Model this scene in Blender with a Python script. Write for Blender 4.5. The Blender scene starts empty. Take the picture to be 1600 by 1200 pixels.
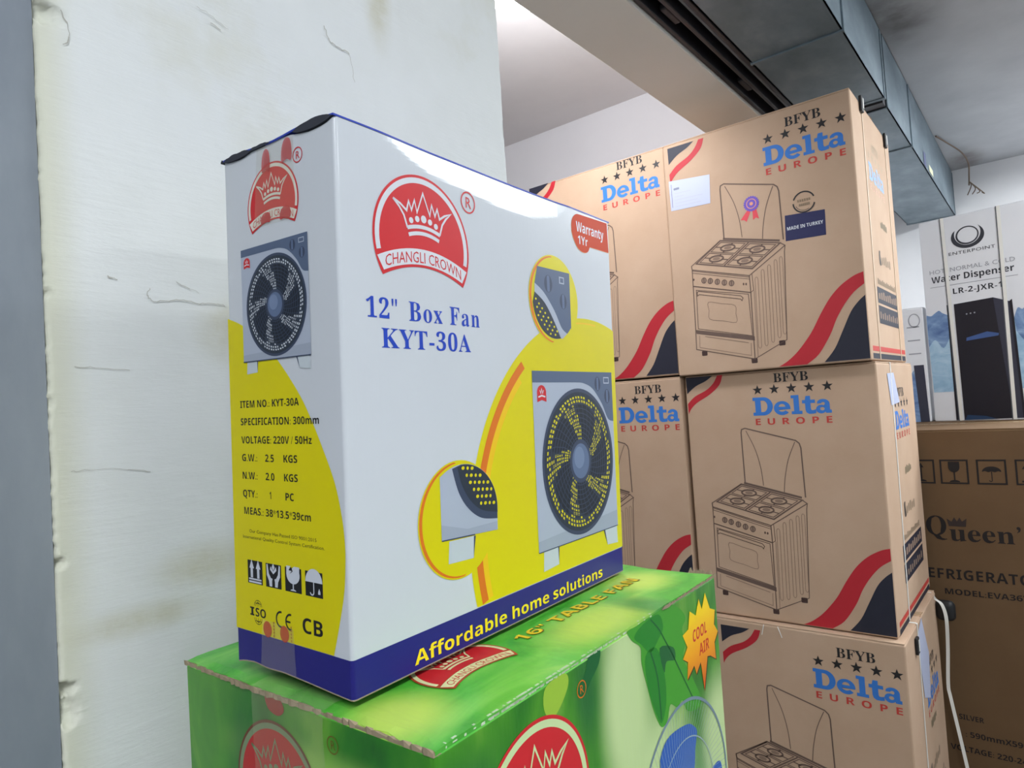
import bpy, bmesh, math, random
from mathutils import Vector, Matrix, noise
R = math.radians
random.seed(7)
SC = bpy.context.scene
COL = bpy.context.collection

# ------------------------------------------------------------------ camera
CAM_H = 1.633
F_PX = 1048.33
cd = bpy.data.cameras.new('camera')
cd.sensor_width = 36.0
cd.lens = F_PX / 1600.0 * 36.0
cd.clip_start = 0.02
cam = bpy.data.objects.new('camera', cd)
COL.objects.link(cam)
cam.matrix_world = (Matrix.Translation((0, 0, CAM_H)) @ Matrix.Rotation(R(38.869), 4, 'Z')
                    @ Matrix.Rotation(R(90 + 1.973), 4, 'X') @ Matrix.Rotation(R(-3.668), 4, 'Z'))
SC.camera = cam

# ------------------------------------------------------------------ world, exposure, large lights
SC.view_settings.view_transform = 'Standard'
SC.view_settings.look = 'None'
SC.view_settings.gamma = 1.0
SC.view_settings.use_curve_mapping = False
SC.view_settings.exposure = -0.2
world = bpy.data.worlds.new('world')
SC.world = world
world.use_nodes = True
wb = world.node_tree.nodes['Background']
wb.inputs['Color'].default_value = (0.80, 0.90, 1.0, 1)
wb.inputs['Strength'].default_value = 0.62


def area(name, loc, rot, sx, sy, power, color):
    l = bpy.data.lights.new(name, 'AREA')
    l.shape = 'RECTANGLE'
    l.size, l.size_y = sx, sy
    l.energy, l.color = power, color
    o = bpy.data.objects.new(name, l)
    COL.objects.link(o)
    o.location, o.rotation_euler = loc, rot
    return o


# light of added, unseen ceiling fill tubes (their fittings are built below) and of the small room's round lamp
FILL_TUBES = [(0.75, 2.55, 29), (0.95, -1.0, 57), (2.6, 1.0, 24), (0.9, 4.3, 92)]
for i, (tx, ty, tw) in enumerate(FILL_TUBES):
    area('fill_tube_light', (tx, ty, 2.90), (0, 0, 0), 0.30, 1.2, tw, (0.92, 0.97, 1.0))
LAMP = (-1.19, 1.63, 2.97)
pl = bpy.data.lights.new('round_lamp_light', 'POINT')
pl.energy, pl.color, pl.shadow_soft_size = 42, (0.93, 0.95, 1.0), 0.11
po = bpy.data.objects.new('round_lamp_light', pl)
COL.objects.link(po)
po.location = (LAMP[0], LAMP[1], LAMP[2] - 0.16)


# ------------------------------------------------------------------ materials
def lin(r, g, b):
    f = lambda c: (c / 255 / 12.92) if c / 255 <= 0.04045 else ((c / 255 + 0.055) / 1.055) ** 2.4
    return (f(r), f(g), f(b), 1.0)


MATS = {}


def mat(name, rgb, rough=0.6, spec=0.4, metal=0.0, emit=None, alpha=1.0):
    if name in MATS:
        return MATS[name]
    if name.startswith('gloss_'):
        rough, spec = max(rough, 0.36), 0.22
    m = bpy.data.materials.new(name)
    m.use_nodes = True
    b = m.node_tree.nodes['Principled BSDF']
    b.inputs['Base Color'].default_value = lin(*rgb)
    b.inputs['Roughness'].default_value = rough
    b.inputs['Specular IOR Level'].default_value = spec
    b.inputs['Metallic'].default_value = metal
    b.inputs['Alpha'].default_value = alpha
    if emit:
        b.inputs['Emission Color'].default_value = (emit[0], emit[1], emit[2], 1)
        b.inputs['Emission Strength'].default_value = emit[3]
    MATS[name] = m
    return m


class NT:
    """small helper around a material's node tree"""

    def __init__(s, m):
        s.t = m.node_tree
        s.b = s.t.nodes['Principled BSDF']

    def n(s, kind, **kw):
        x = s.t.nodes.new(kind)
        for k, v in kw.items():
            if k in x.inputs:
                x.inputs[k].default_value = v
            else:
                setattr(x, k, v)
        return x

    def l(s, a, b):
        s.t.links.new(a, b)

    def coord(s, scale=(1, 1, 1), loc=(0, 0, 0)):
        tc = s.n('ShaderNodeTexCoord')
        mp = s.n('ShaderNodeMapping')
        mp.inputs['Scale'].default_value = scale
        mp.inputs['Location'].default_value = loc
        s.l(tc.outputs['Object'], mp.inputs['Vector'])
        return mp.outputs['Vector']

    def noise(s, vec, scale, detail=4.0, rough=0.55, dist=0.0):
        x = s.n('ShaderNodeTexNoise')
        x.inputs['Scale'].default_value = scale
        x.inputs['Detail'].default_value = detail
        x.inputs['Roughness'].default_value = rough
        x.inputs['Distortion'].default_value = dist
        s.l(vec, x.inputs['Vector'])
        return x.outputs['Fac']

    def ramp(s, fac, stops):
        x = s.n('ShaderNodeValToRGB')
        e = x.color_ramp.elements
        while len(e) < len(stops):
            e.new(0.5)
        for i, (p, c) in enumerate(stops):
            e[i].position = p
            e[i].color = lin(*c) if len(c) == 3 else c
        s.l(fac, x.inputs['Fac'])
        return x.outputs['Color']

    def mix(s, fac, a, b, mode='MIX'):
        x = s.n('ShaderNodeMix', data_type='RGBA', blend_type=mode)
        for sock, v in ((x.inputs[0], fac), (x.inputs[6], a), (x.inputs[7], b)):
            if isinstance(v, (int, float)):
                sock.default_value = v
            elif isinstance(v, tuple):
                sock.default_value = v if len(v) == 4 else lin(*v)
            else:
                s.l(v, sock)
        return x.outputs[2]

    def bump(s, h, strength, dist=0.002):
        x = s.n('ShaderNodeBump')
        x.inputs['Strength'].default_value = strength
        x.inputs['Distance'].default_value = dist
        s.l(h, x.inputs['Height'])
        s.l(x.outputs['Normal'], s.b.inputs['Normal'])

    def blob(s, vec, centre, size, soft=(0.4, 1.0)):
        """1 inside an ellipsoid round centre (object space), falling to 0"""
        mp = s.n('ShaderNodeMapping')
        mp.vector_type = 'POINT'
        mp.inputs['Scale'].default_value = tuple(1 / a for a in size)
        mp.inputs['Location'].default_value = tuple(-c / a for c, a in zip(centre, size))
        s.l(vec, mp.inputs['Vector'])
        ln = s.n('ShaderNodeVectorMath', operation='LENGTH')
        s.l(mp.outputs['Vector'], ln.inputs[0])
        mr = s.n('ShaderNodeMapRange', interpolation_type='SMOOTHSTEP')
        mr.inputs['From Min'].default_value = soft[0]
        mr.inputs['From Max'].default_value = soft[1]
        mr.inputs['To Min'].default_value = 1.0
        mr.inputs['To Max'].default_value = 0.0
        s.l(ln.outputs['Value'], mr.inputs['Value'])
        return mr.outputs['Result']


def cardboard(name, c0, c1, rough=0.75):
    m = mat(name, c0, rough, 0.25)
    t = NT(m)
    v = t.coord()
    col = t.ramp(t.noise(v, 5, 5), [(0.3, c0), (0.7, c1)])
    fib = t.noise(t.coord((60, 60, 700)), 1.0, 2)
    col = t.mix(t.ramp(fib, [(0.35, (0, 0, 0)), (0.7, (70, 70, 70))]), col, tuple(int(k * 0.86) for k in c0))
    t.l(col, t.b.inputs['Base Color'])
    t.bump(t.noise(t.coord((260, 260, 8)), 1.0, 2), 0.12, 0.0008)
    return m


def plaster():
    m = mat('white_plaster', (222, 222, 218), 0.75, 0.25)
    t = NT(m)
    v = t.coord()
    col = t.ramp(t.noise(v, 3.2, 6, 0.62), [(0.35, (225, 227, 226)), (0.55, (220, 222, 220)), (0.7, (211, 211, 200)), (0.85, (200, 197, 178))])
    # yellowed edge and scuffs that are in the paint itself
    edge = t.blob(v, (-0.63, 0.187, 1.6), (0.2, 0.035, 3.0), (0.0, 1.0))
    col = t.mix(edge, col, (211, 211, 194))
    for c, s in (((-0.63, 0.345, 1.725), (0.1, 0.05, 0.045)), ((-0.63, 0.31, 1.505), (0.1, 0.07, 0.03)), ((-0.63, 0.40, 1.63), (0.1, 0.04, 0.05)),
                 ((-0.63, 0.25, 1.47), (0.1, 0.08, 0.02)), ((-0.63, 0.56, 2.16), (0.1, 0.03, 0.09)), ((-0.63, 0.43, 2.19), (0.1, 0.06, 0.05))):
        f = t.n('ShaderNodeMath', operation='MULTIPLY')
        t.l(t.blob(v, c, s, (0.1, 1.0)), f.inputs[0])
        t.l(t.noise(v, 30, 4, 0.7), f.inputs[1])
        col = t.mix(f.outputs[0], col, (188, 182, 150))
    t.l(col, t.b.inputs['Base Color'])
    st = t.noise(t.coord((30, 30, 190)), 1.0, 5, 0.7)
    big = t.noise(v, 22, 4)
    add = t.n('ShaderNodeMath', operation='ADD')
    t.l(st, add.inputs[0])
    t.l(big, add.inputs[1])
    t.bump(add.outputs[0], 0.22, 0.0018)
    return m


def mottled(name, stops, scale=3.0, rough=0.6, spec=0.3, metal=0.0, stretch=(1, 1, 1), bump=0.15):
    m = mat(name, stops[0][1], rough, spec, metal)
    t = NT(m)
    v = t.coord(stretch)
    t.l(t.ramp(t.noise(v, scale, 6, 0.6), stops), t.b.inputs['Base Color'])
    if bump:
        t.bump(t.noise(v, scale * 6, 4), bump, 0.002)
    return m


# ------------------------------------------------------------------ mesh helpers
def link(name, me, parent=None, m=None, label=None):
    o = bpy.data.objects.new(name, me)
    COL.objects.link(o)
    if m is not None:
        me.materials.append(m)
    if parent is not None:
        o.parent = parent
    if label:
        o['label'] = label
    return o


def from_bm(name, bm, m, parent=None, smooth=False, label=None):
    bmesh.ops.recalc_face_normals(bm, faces=bm.faces)
    me = bpy.data.meshes.new(name)
    bm.to_mesh(me)
    bm.free()
    if smooth:
        for p in me.polygons:
            p.use_smooth = True
    return link(name, me, parent, m, label)


def box_bm(x0, x1, y0, y1, z0, z1, bevel=0.0, seg=2, bm=None):
    own = bmesh.new()
    bmesh.ops.create_cube(own, size=1)
    for v in own.verts:
        v.co = Vector(((x0 + x1) / 2 + v.co.x * (x1 - x0), (y0 + y1) / 2 + v.co.y * (y1 - y0), (z0 + z1) / 2 + v.co.z * (z1 - z0)))
    if bevel:
        bmesh.ops.bevel(own, geom=list(own.edges), offset=bevel, segments=seg, profile=0.5, affect='EDGES')
    if bm is None:
        return own
    tmp = bpy.data.meshes.new('tmp')
    own.to_mesh(tmp)
    own.free()
    bm.from_mesh(tmp)
    bpy.data.meshes.remove(tmp)
    return bm


def box(name, b, m, parent=None, bevel=0.0, seg=2, label=None):
    return from_bm(name, box_bm(*b, bevel=bevel, seg=seg), m, parent, label=label)


def tube_bm(pts, r, n=8, bm=None, caps=True):
    bm = bm or bmesh.new()
    pts = [Vector(p) for p in pts]
    rings = []
    for i, p in enumerate(pts):
        d = (pts[min(i + 1, len(pts) - 1)] - pts[max(i - 1, 0)]).normalized()
        a = d.cross(Vector((0, 0, 1)))
        if a.length < 1e-3:
            a = d.cross(Vector((1, 0, 0)))
        a.normalize()
        b = d.cross(a)
        rings.append([bm.verts.new(p + (a * math.cos(k * math.tau / n) + b * math.sin(k * math.tau / n)) * r) for k in range(n)])
    for q0, q1 in zip(rings, rings[1:]):
        for k in range(n):
            bm.faces.new((q0[k], q0[(k + 1) % n], q1[(k + 1) % n], q1[k]))
    if caps:
        bm.faces.new(rings[0])
        bm.faces.new(rings[-1])
    return bm


def lathe_bm(profile, n=32, bm=None):
    bm = bm or bmesh.new()
    rings = [[bm.verts.new((r * math.cos(k * math.tau / n), r * math.sin(k * math.tau / n), z)) for k in range(n)] for r, z in profile]
    for q0, q1 in zip(rings, rings[1:]):
        for k in range(n):
            bm.faces.new((q0[k], q0[(k + 1) % n], q1[(k + 1) % n], q1[k]))
    bm.faces.new(rings[0])
    bm.faces.new(rings[-1])
    return bm


def strap_bm(pts, width, thick, side, bm=None):
    """flat band swept along pts; side = unit vector across the band"""
    bm = bm or bmesh.new()
    side = Vector(side)
    pts = [Vector(p) for p in pts]
    rings = []
    for i, p in enumerate(pts):
        d = (pts[min(i + 1, len(pts) - 1)] - pts[max(i - 1, 0)]).normalized()
        n = d.cross(side).normalized()
        rings.append([bm.verts.new(p + side * sx * width / 2 + n * sz * thick / 2) for sx, sz in ((-1, -1), (1, -1), (1, 1), (-1, 1))])
    for q0, q1 in zip(rings, rings[1:]):
        for k in range(4):
            bm.faces.new((q0[k], q0[(k + 1) % 4], q1[(k + 1) % 4], q1[k]))
    bm.faces.new(rings[0])
    bm.faces.new(rings[-1])
    return bm


def thing(name, label, cat, loc=(0, 0, 0), rot=(0, 0, 0), group=None):
    o = bpy.data.objects.new(name, None)
    COL.objects.link(o)
    o.empty_display_size = 0.05
    o.location, o.rotation_euler = loc, rot
    o['label'], o['category'] = label, cat
    if group:
        o['group'] = group
    return o


def tag(o, label, cat, group=None):
    o['label'], o['category'] = label, cat
    if group:
        o['group'] = group
    return o


def structure(o, label=None):
    o['kind'] = 'structure'
    if label:
        o['label'] = label
    return o


# ------------------------------------------------------------------ flat print: outlines filled and laid on a carton's face
GLYPHS = r'''
s1559|97,0,97,53,179,53,202,57,217,67,226,87,229,118,229,619,193,577,161,544,130,522,100,515,78,520,59,535,46,559,42,589,74,599,110,613,150,634,266,718,378,718,378,118,381,91,388,70,403,57,429,53,510,53,510,0
s2559|35,0,35,103,183,254,238,313,278,365,306,412,324,457,334,503,337,553,332,602,316,637,291,656,259,663,216,652,188,620,172,565,167,490,115,496,75,513,48,543,39,589,45,624,64,656,94,684,137,706,192,719,259,724,358,713,430,680,473,627,488,558,485,524,476,490,459,456,434,418,400,376,299,271,130,110,363,110,392,115,416,128,435,150,446,179,454,210,513,210,508,0
s"354|241,462,283,462,306,599,306,716,218,716,218,599;71,462,113,462,136,599,136,716,48,716,48,599
sB659|24,0,24,26,67,33,93,48,107,77,111,122,111,549,109,587,103,614,92,633,76,645,53,651,23,653,23,678,328,678,525,639,590,522,549,422,427,368,574,307,623,196,605,113,553,52,468,13,354,0;271,375,348,383,392,406,416,448,424,514,418,573,401,614,370,638,322,646,294,643,280,633,273,613,271,582;330,36,385,45,422,73,441,121,448,191,439,262,413,309,365,335,294,344,271,344,271,97,274,68,284,50,301,39
so501|251,-15,189,-7,135,17,90,55,56,105,35,163,28,229,35,296,56,356,90,405,135,443,189,466,250,474,311,466,365,443,410,406,444,357,465,298,472,229,465,161,444,102,410,53,366,16,312,-7;251,17,287,27,311,58,319,84,324,121,327,229,323,339,309,403,286,435,251,445,214,435,191,403,178,338,174,230,175,170,178,122,183,84,191,58,215,27
sx475|7,0,7,22,51,44,92,84,183,203,64,392,36,424,6,437,6,462,251,462,251,438,220,433,209,417,212,405,273,306,333,382,345,400,349,415,346,426,338,432,323,436,299,438,299,462,463,462,463,441,421,421,378,378,295,274,451,32,461,26,475,23,475,0,231,0,231,24,251,25,265,29,273,35,276,45,272,64,205,170,145,91,131,69,126,51,137,29,175,22,175,0
sF602|23,0,23,26,67,34,93,50,107,79,111,125,111,558,106,603,92,630,64,645,21,653,21,678,586,678,586,476,562,476,549,531,529,574,501,605,462,626,409,638,342,642,298,640,285,635,277,627,272,614,271,368,283,368,341,377,381,403,408,448,423,516,450,516,450,176,424,176,409,251,382,299,341,324,281,333,271,333,271,120,273,88,280,64,292,46,312,35,342,29,382,26,382,0
sa512|379,-15,321,2,298,52,225,3,142,-13,96,-5,60,17,38,51,30,94,46,154,95,203,177,244,296,283,296,359,292,395,278,421,255,435,220,440,171,432,155,408,180,363,183,344,178,320,164,301,142,288,115,284,87,289,67,303,53,324,49,352,55,385,73,415,103,439,141,458,188,470,241,474,332,464,392,435,425,385,436,313,439,59,444,53,453,51,464,54,477,62,490,41,438,-1;225,50,241,53,259,61,278,75,296,94,296,252,206,206,176,125,188,69
sn567|27,0,27,24,52,28,67,38,75,56,78,83,78,377,76,404,68,423,53,434,28,438,28,462,220,462,220,398,283,455,362,474,460,434,492,315,492,83,495,56,502,39,517,28,541,24,541,0,301,0,301,24,308,24,340,39,350,83,350,323,348,359,341,384,327,399,302,404,258,391,220,350,220,83,222,56,230,39,244,28,268,24,268,0
sK760|24,0,24,26,68,32,94,47,108,75,112,120,112,564,107,605,94,632,67,647,25,653,25,678,361,678,361,653,329,649,305,643,289,633,279,618,274,595,272,564,272,348,478,556,509,593,519,623,498,646,433,653,433,678,723,678,723,653,710,653,618,624,513,537,403,424,690,69,708,50,725,37,746,29,773,26,773,0,418,0,418,26,479,31,493,40,497,51,491,70,471,98,297,318,272,295,272,120,277,75,290,47,317,32,361,26,361,0
sY634|151,0,151,26,195,32,221,47,235,75,239,120,239,266,69,576,44,617,21,639,-20,652,-20,678,308,678,308,652,267,650,248,644,236,633,232,620,235,604,244,583,370,336,496,545,513,580,519,607,500,641,439,652,439,678,654,678,654,652,630,646,609,632,590,611,570,583,399,303,399,120,404,75,417,47,444,32,488,26,488,0
sT630|137,0,137,26,183,31,212,46,227,75,232,120,232,645,222,645,151,634,97,601,61,546,43,473,16,473,16,678,611,678,611,472,586,472,531,602,400,645,392,645,392,120,397,73,412,45,440,31,488,26,488,0
s-323|283,267,40,267,40,174,283,174
s3559|243,-10,175,-6,121,7,79,27,51,52,34,80,28,110,34,144,54,168,81,183,113,188,122,132,147,92,186,68,236,60,268,63,297,73,322,91,342,118,355,156,359,207,349,259,319,301,270,329,204,338,142,338,142,400,208,400,264,410,304,441,327,487,335,547,330,595,314,632,288,655,252,663,220,657,198,641,182,615,173,583,168,546,166,508,111,513,70,530,45,557,36,597,50,646,92,687,161,715,257,724,353,713,426,682,473,630,488,561,477,499,444,449,395,409,335,381,375,371,416,355,454,331,485,300,506,258,513,206,507,150,491,104,464,66,430,37,389,15,343,1,294,-7
s0559|280,-10,198,2,135,36,89,91,58,165,40,255,34,359,40,463,58,552,89,625,135,679,199,713,281,724,360,713,422,679,468,625,500,552,519,462,525,358,519,254,500,165,468,91,421,36,359,1;280,55,326,75,353,135,366,231,370,358,366,485,353,580,327,639,281,659,235,639,207,580,194,485,189,358,194,231,207,135,234,75
sA650|-13,0,-13,27,14,32,35,45,54,71,73,111,307,694,334,693,572,129,594,83,612,51,633,33,660,27,660,0,341,0,341,27,402,37,422,68,418,88,376,197,154,197,111,72,129,38,190,27,190,0;169,239,360,239,263,475
sQ782|563,-172,390,-129,278,-1,209,31,151,75,104,129,70,192,48,263,41,339,48,411,67,479,99,539,141,592,193,635,254,667,321,687,395,694,466,687,532,668,591,636,642,594,684,542,716,481,735,413,742,339,726,226,676,128,597,50,492,0,562,-90,662,-120,695,-117,732,-109,737,-137,648,-163;395,18,523,98,566,339,554,478,518,579,461,640,387,660,259,580,216,339,228,201,265,100,321,39
su558|195,-15,136,-5,97,26,75,75,68,144,68,369,66,399,59,421,43,433,17,438,17,462,211,462,211,110,214,87,225,69,241,57,263,53,305,64,340,98,340,369,337,401,329,422,312,434,282,438,282,462,482,462,482,104,485,76,493,58,509,49,536,44,536,19,446,11,340,-15,340,60,312,29,277,5,238,-10
se448|229,-15,174,-7,126,16,86,52,55,102,36,163,29,234,36,300,56,358,88,406,130,443,179,466,234,474,311,460,371,417,408,349,421,258,421,247,174,247,206,109,297,63,353,79,402,128,424,108,339,16;173,286,300,286,297,375,288,413,269,435,240,442,190,407,173,303
ss429|225,-15,181,-9,109,13,89,7,76,-13,53,-13,53,157,79,157,98,101,129,58,167,31,209,22,242,26,266,40,281,60,286,87,273,125,232,156,159,193,114,221,81,252,62,288,55,328,65,386,97,433,146,465,210,475,317,454,332,459,343,475,363,475,363,330,340,330,320,378,293,413,259,434,222,441,194,437,173,426,160,408,156,386,160,364,172,346,191,330,285,282,329,255,360,226,377,189,383,141,372,77,340,27,289,-5
s’219|59,445,144,502,173,598,155,664,106,691,63,676,46,630,61,590,99,571,95,516,59,464
s'188|73,462,115,462,138,599,138,716,50,716,50,599
s 260|
bA690|0,0,252,717,437,717,690,0,527,0,475,170,215,170,163,0;253,297,439,297,345,606
bB672|90,0,90,714,312,714,438,704,528,674,583,619,601,533,594,477,573,430,538,396,491,379,491,374,525,364,556,349,582,327,602,297,615,258,619,207,602,121,549,55,466,14,357,0;241,431,329,431,385,436,421,452,440,478,446,513,439,548,416,572,377,586,321,590,241,590;241,125,340,125,398,132,435,152,455,182,462,222,455,258,435,287,396,305,335,311,241,311
bC637|379,-10,279,1,198,36,135,90,92,164,67,253,58,356,68,458,97,547,145,621,211,677,293,712,393,724,446,721,500,711,552,695,602,674,553,551,513,569,473,584,432,595,393,598,316,582,260,533,226,456,214,355,225,254,257,179,312,132,393,116,437,119,481,126,526,138,575,154,575,27,528,10,482,-1,433,-8
bD740|90,0,90,714,314,714,419,704,509,674,582,625,637,557,671,470,682,364,656,205,580,92,456,23,292,0;241,125,306,125,470,184,525,360,512,463,473,535,409,576,322,590,241,590
bE560|90,0,90,714,501,714,501,590,241,590,241,433,483,433,483,309,241,309,241,125,501,125,501,0
bF549|90,0,90,714,499,714,499,590,239,590,239,406,481,406,481,282,239,282,239,0
bG724|390,-10,249,14,144,84,80,200,58,358,69,463,102,552,155,625,228,679,320,713,431,724,488,721,543,712,595,698,643,680,593,559,558,575,518,587,475,595,430,598,368,590,316,568,273,532,241,484,221,424,214,355,219,289,233,231,258,183,293,147,340,124,400,116,496,126,496,275,361,275,361,401,644,401,644,31,587,14,528,1,463,-7
bH765|90,0,90,714,241,714,241,434,524,434,524,714,675,714,675,0,524,0,524,308,241,308,241,0
bI389|32,0,32,86,119,126,119,588,32,628,32,714,357,714,357,628,270,588,270,126,357,86,357,0
bJ331|15,-210,-74,-199,-74,-73,-3,-83,22,-81,45,-73,64,-58,78,-35,87,-1,90,45,90,714,241,714,241,46,234,-37,213,-103,178,-151,133,-185,78,-204
bK664|90,0,90,714,241,714,241,387,494,714,662,714,413,398,664,0,492,0,305,301,241,255,241,0
bL565|90,0,90,714,241,714,241,125,531,125,531,0
bM943|90,0,90,714,296,714,465,168,468,168,647,714,853,714,853,0,712,0,719,559,715,559,531,0,392,0,220,560,216,560,225,0
bN813|90,0,90,714,281,714,591,179,594,179,587,714,723,714,723,0,531,0,220,540,216,540,225,0
bO796|398,-10,292,2,207,36,141,91,95,165,67,255,58,359,67,463,95,552,141,625,207,680,292,714,399,725,505,714,590,680,655,625,702,552,729,462,738,358,729,254,702,165,655,91,590,36,505,1;398,117,481,133,537,182,569,258,579,358,569,459,537,535,482,583,399,599,316,583,260,535,228,459,217,358,228,258,260,182,316,133
bP628|90,0,90,714,318,714,437,699,520,655,567,584,583,491,576,431,557,375,522,325,471,287,399,262,306,254,241,254,241,0;241,378,291,378,348,384,393,404,421,437,430,486,400,564,310,590,241,590
bQ796|540,-170,409,-10,292,2,207,36,141,91,95,165,67,255,58,359,67,463,95,552,141,625,207,680,292,714,399,725,505,714,590,680,655,625,702,552,729,462,738,358,727,246,695,151,640,75,562,22,734,-170;398,117,481,133,537,182,569,258,579,358,569,459,537,535,482,583,399,599,316,583,260,535,228,459,217,358,228,258,260,182,316,133
bR660|90,0,90,714,298,714,425,701,514,661,566,594,583,500,578,454,565,415,543,381,516,353,484,329,450,311,660,0,492,0,322,274,241,274,241,0;241,397,290,397,354,403,398,422,422,453,430,496,421,540,396,569,351,585,287,590,241,590
bS551|248,-10,141,1,46,33,46,174,98,153,152,134,206,120,260,115,308,120,340,137,357,161,363,191,353,227,323,256,278,282,198,320,142,354,115,377,90,405,71,437,58,476,54,521,70,606,119,671,196,711,296,724,351,721,403,711,454,695,508,674,459,556,413,574,371,587,332,595,291,598,253,593,225,578,208,555,202,526,211,492,236,466,278,442,388,386,431,359,465,328,490,292,506,250,511,198,494,113,443,47,360,4
bT579|214,0,214,588,20,588,20,714,559,714,559,588,365,588,365,0
bU756|375,-10,250,8,159,62,104,147,85,254,85,714,236,714,236,277,245,202,272,153,317,126,379,117,443,127,487,156,512,206,520,278,520,714,671,714,671,252,663,182,639,119,598,65,541,25,466,-1
bV650|242,0,0,714,153,714,325,132,497,714,650,714,407,0
bW967|182,0,0,714,149,714,275,137,412,714,555,714,692,137,818,714,967,714,785,0,613,0,483,542,354,0
bX667|0,0,237,368,15,714,182,714,336,457,487,714,650,714,426,360,667,0,494,0,328,270,162,0
bY624|237,0,237,273,0,714,164,714,312,420,461,714,624,714,387,278,387,0
bZ579|24,0,24,98,366,589,33,589,33,714,546,714,546,616,204,125,555,125,555,0
ba604|211,-10,144,1,90,33,54,86,42,163,57,239,103,292,179,324,286,337,381,340,381,364,375,401,359,427,332,442,296,447,257,444,218,436,180,423,142,407,93,508,139,529,191,544,245,554,302,557,399,545,471,510,514,449,529,364,529,0,425,0,396,74,392,74,356,36,318,10,272,-5;267,99,311,106,348,128,373,162,381,208,381,253,323,251,262,244,223,225,202,197,195,162,200,133,215,114,238,103
bb633|378,-10,324,-5,284,12,252,34,227,60,217,60,192,0,78,0,78,760,227,760,221,475,227,475,253,506,286,533,329,550,382,556,465,538,531,485,574,396,588,274,574,151,530,62,463,8;336,111,377,122,409,154,429,205,436,276,429,346,409,397,376,427,334,437,285,428,252,401,234,356,227,291,233,205,251,154,284,122
bd633|251,-10,168,8,103,62,59,150,45,272,60,395,103,484,170,538,255,556,309,550,352,533,386,507,412,476,417,476,406,760,555,760,555,0,441,0,412,71,406,71,380,40,347,14,305,-4;303,109,356,118,390,146,409,191,416,255,410,342,392,393,357,425,301,435,257,424,224,393,203,341,196,270,203,200,224,150,258,119
be591|325,-10,248,-2,180,21,124,59,81,113,54,183,45,269,53,357,78,429,116,484,168,524,231,548,303,556,404,540,482,492,531,413,548,308,548,236,196,236,206,180,234,137,276,110,332,101,383,104,428,112,472,125,517,144,517,29,476,12,433,-1,383,-8;199,335,408,335,401,381,382,418,350,442,304,450,265,443,233,422,210,386
bf387|102,0,102,434,20,434,20,506,102,546,102,586,108,648,126,695,154,727,193,749,240,761,295,765,337,763,375,758,407,751,432,742,394,633,311,647,284,642,266,628,255,607,251,580,251,546,380,546,380,434,251,434,251,0
bh657|78,0,78,760,227,760,225,528,220,476,228,476,258,512,295,537,338,551,386,556,466,544,529,509,569,447,582,356,582,0,433,0,433,319,411,408,345,437,288,425,252,391,233,334,227,257,227,0
bi305|153,614,122,618,96,630,78,652,72,687,78,722,96,745,122,756,153,760,184,756,210,745,228,722,234,687,228,652,210,630,184,618;78,0,78,546,227,546,227,0
bl305|78,0,78,760,227,760,227,0
bm982|78,0,78,546,192,546,212,476,220,476,250,512,289,537,333,551,379,556,435,551,481,537,518,512,545,476,558,476,588,512,628,537,673,551,719,556,801,544,860,509,895,447,907,356,907,0,758,0,758,319,738,408,676,437,626,427,592,395,573,344,567,274,567,0,418,0,418,319,398,408,336,437,284,425,251,391,233,334,227,257,227,0
bn657|78,0,78,546,192,546,212,476,220,476,251,512,292,537,338,551,388,556,467,544,529,509,569,447,582,356,582,0,433,0,433,319,428,371,412,408,385,430,345,437,288,425,252,391,233,334,227,257,227,0
bo619|308,-10,236,-2,173,23,119,64,79,120,54,190,45,274,63,394,116,483,200,538,311,556,384,548,447,523,500,483,540,428,566,358,574,274,556,154,502,64,418,8;310,110,361,120,396,152,415,203,422,274,415,345,396,396,361,426,309,436,258,426,224,396,204,345,197,274,204,203,224,152,258,120
bp633|78,-240,78,546,199,546,220,475,227,475,253,506,286,532,329,550,382,556,465,538,531,485,574,396,588,274,573,152,529,62,462,8,378,-10,325,-5,284,12,252,34,227,60,219,60,225,19,227,-20,227,-240;336,111,380,122,412,154,430,205,436,276,411,397,334,437,285,428,252,401,234,356,227,291,233,205,251,154,284,122
br454|78,0,78,546,191,546,213,454,220,454,249,493,286,526,331,549,383,556,433,552,422,412,341,414,305,404,273,386,249,360,232,325,227,278,227,0
bs497|226,-10,173,-8,128,-3,87,7,46,22,46,145,92,127,141,112,189,102,231,99,269,102,294,112,307,127,312,146,310,159,305,171,293,183,272,196,148,254,110,275,81,299,61,328,49,362,45,404,60,470,104,518,173,547,261,556,311,554,358,546,405,533,453,513,408,406,332,435,296,443,259,446,210,437,193,410,195,398,202,387,214,376,351,313,388,293,418,270,441,242,454,206,459,162,444,89,401,35,328,1
bt434|265,-10,219,-6,178,6,143,28,117,62,100,109,94,171,94,434,23,434,23,497,105,547,148,662,243,662,243,546,396,546,396,434,243,434,243,171,248,144,261,125,282,113,308,109,333,110,402,126,402,15,343,-3,305,-8
bu657|269,-10,190,2,128,38,88,99,75,190,75,546,224,546,224,227,229,176,245,139,272,117,312,109,369,121,405,156,424,212,430,289,430,546,579,546,579,0,465,0,445,70,437,70,406,34,366,9,319,-5
by569|110,-240,34,-232,34,-114,93,-120,135,-113,168,-92,191,-60,208,-23,217,4,0,546,163,546,284,144,287,144,409,546,569,546,338,-70,300,-144,248,-198,183,-229
bc514|300,-10,192,7,112,58,62,144,45,270,54,361,79,433,120,488,174,526,239,549,313,556,365,553,411,545,449,533,483,519,439,404,374,427,343,434,313,436,226,395,197,271,205,200,228,150,264,121,313,111,357,114,396,124,432,138,466,158,466,31,431,12,395,-1,352,-8
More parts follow.
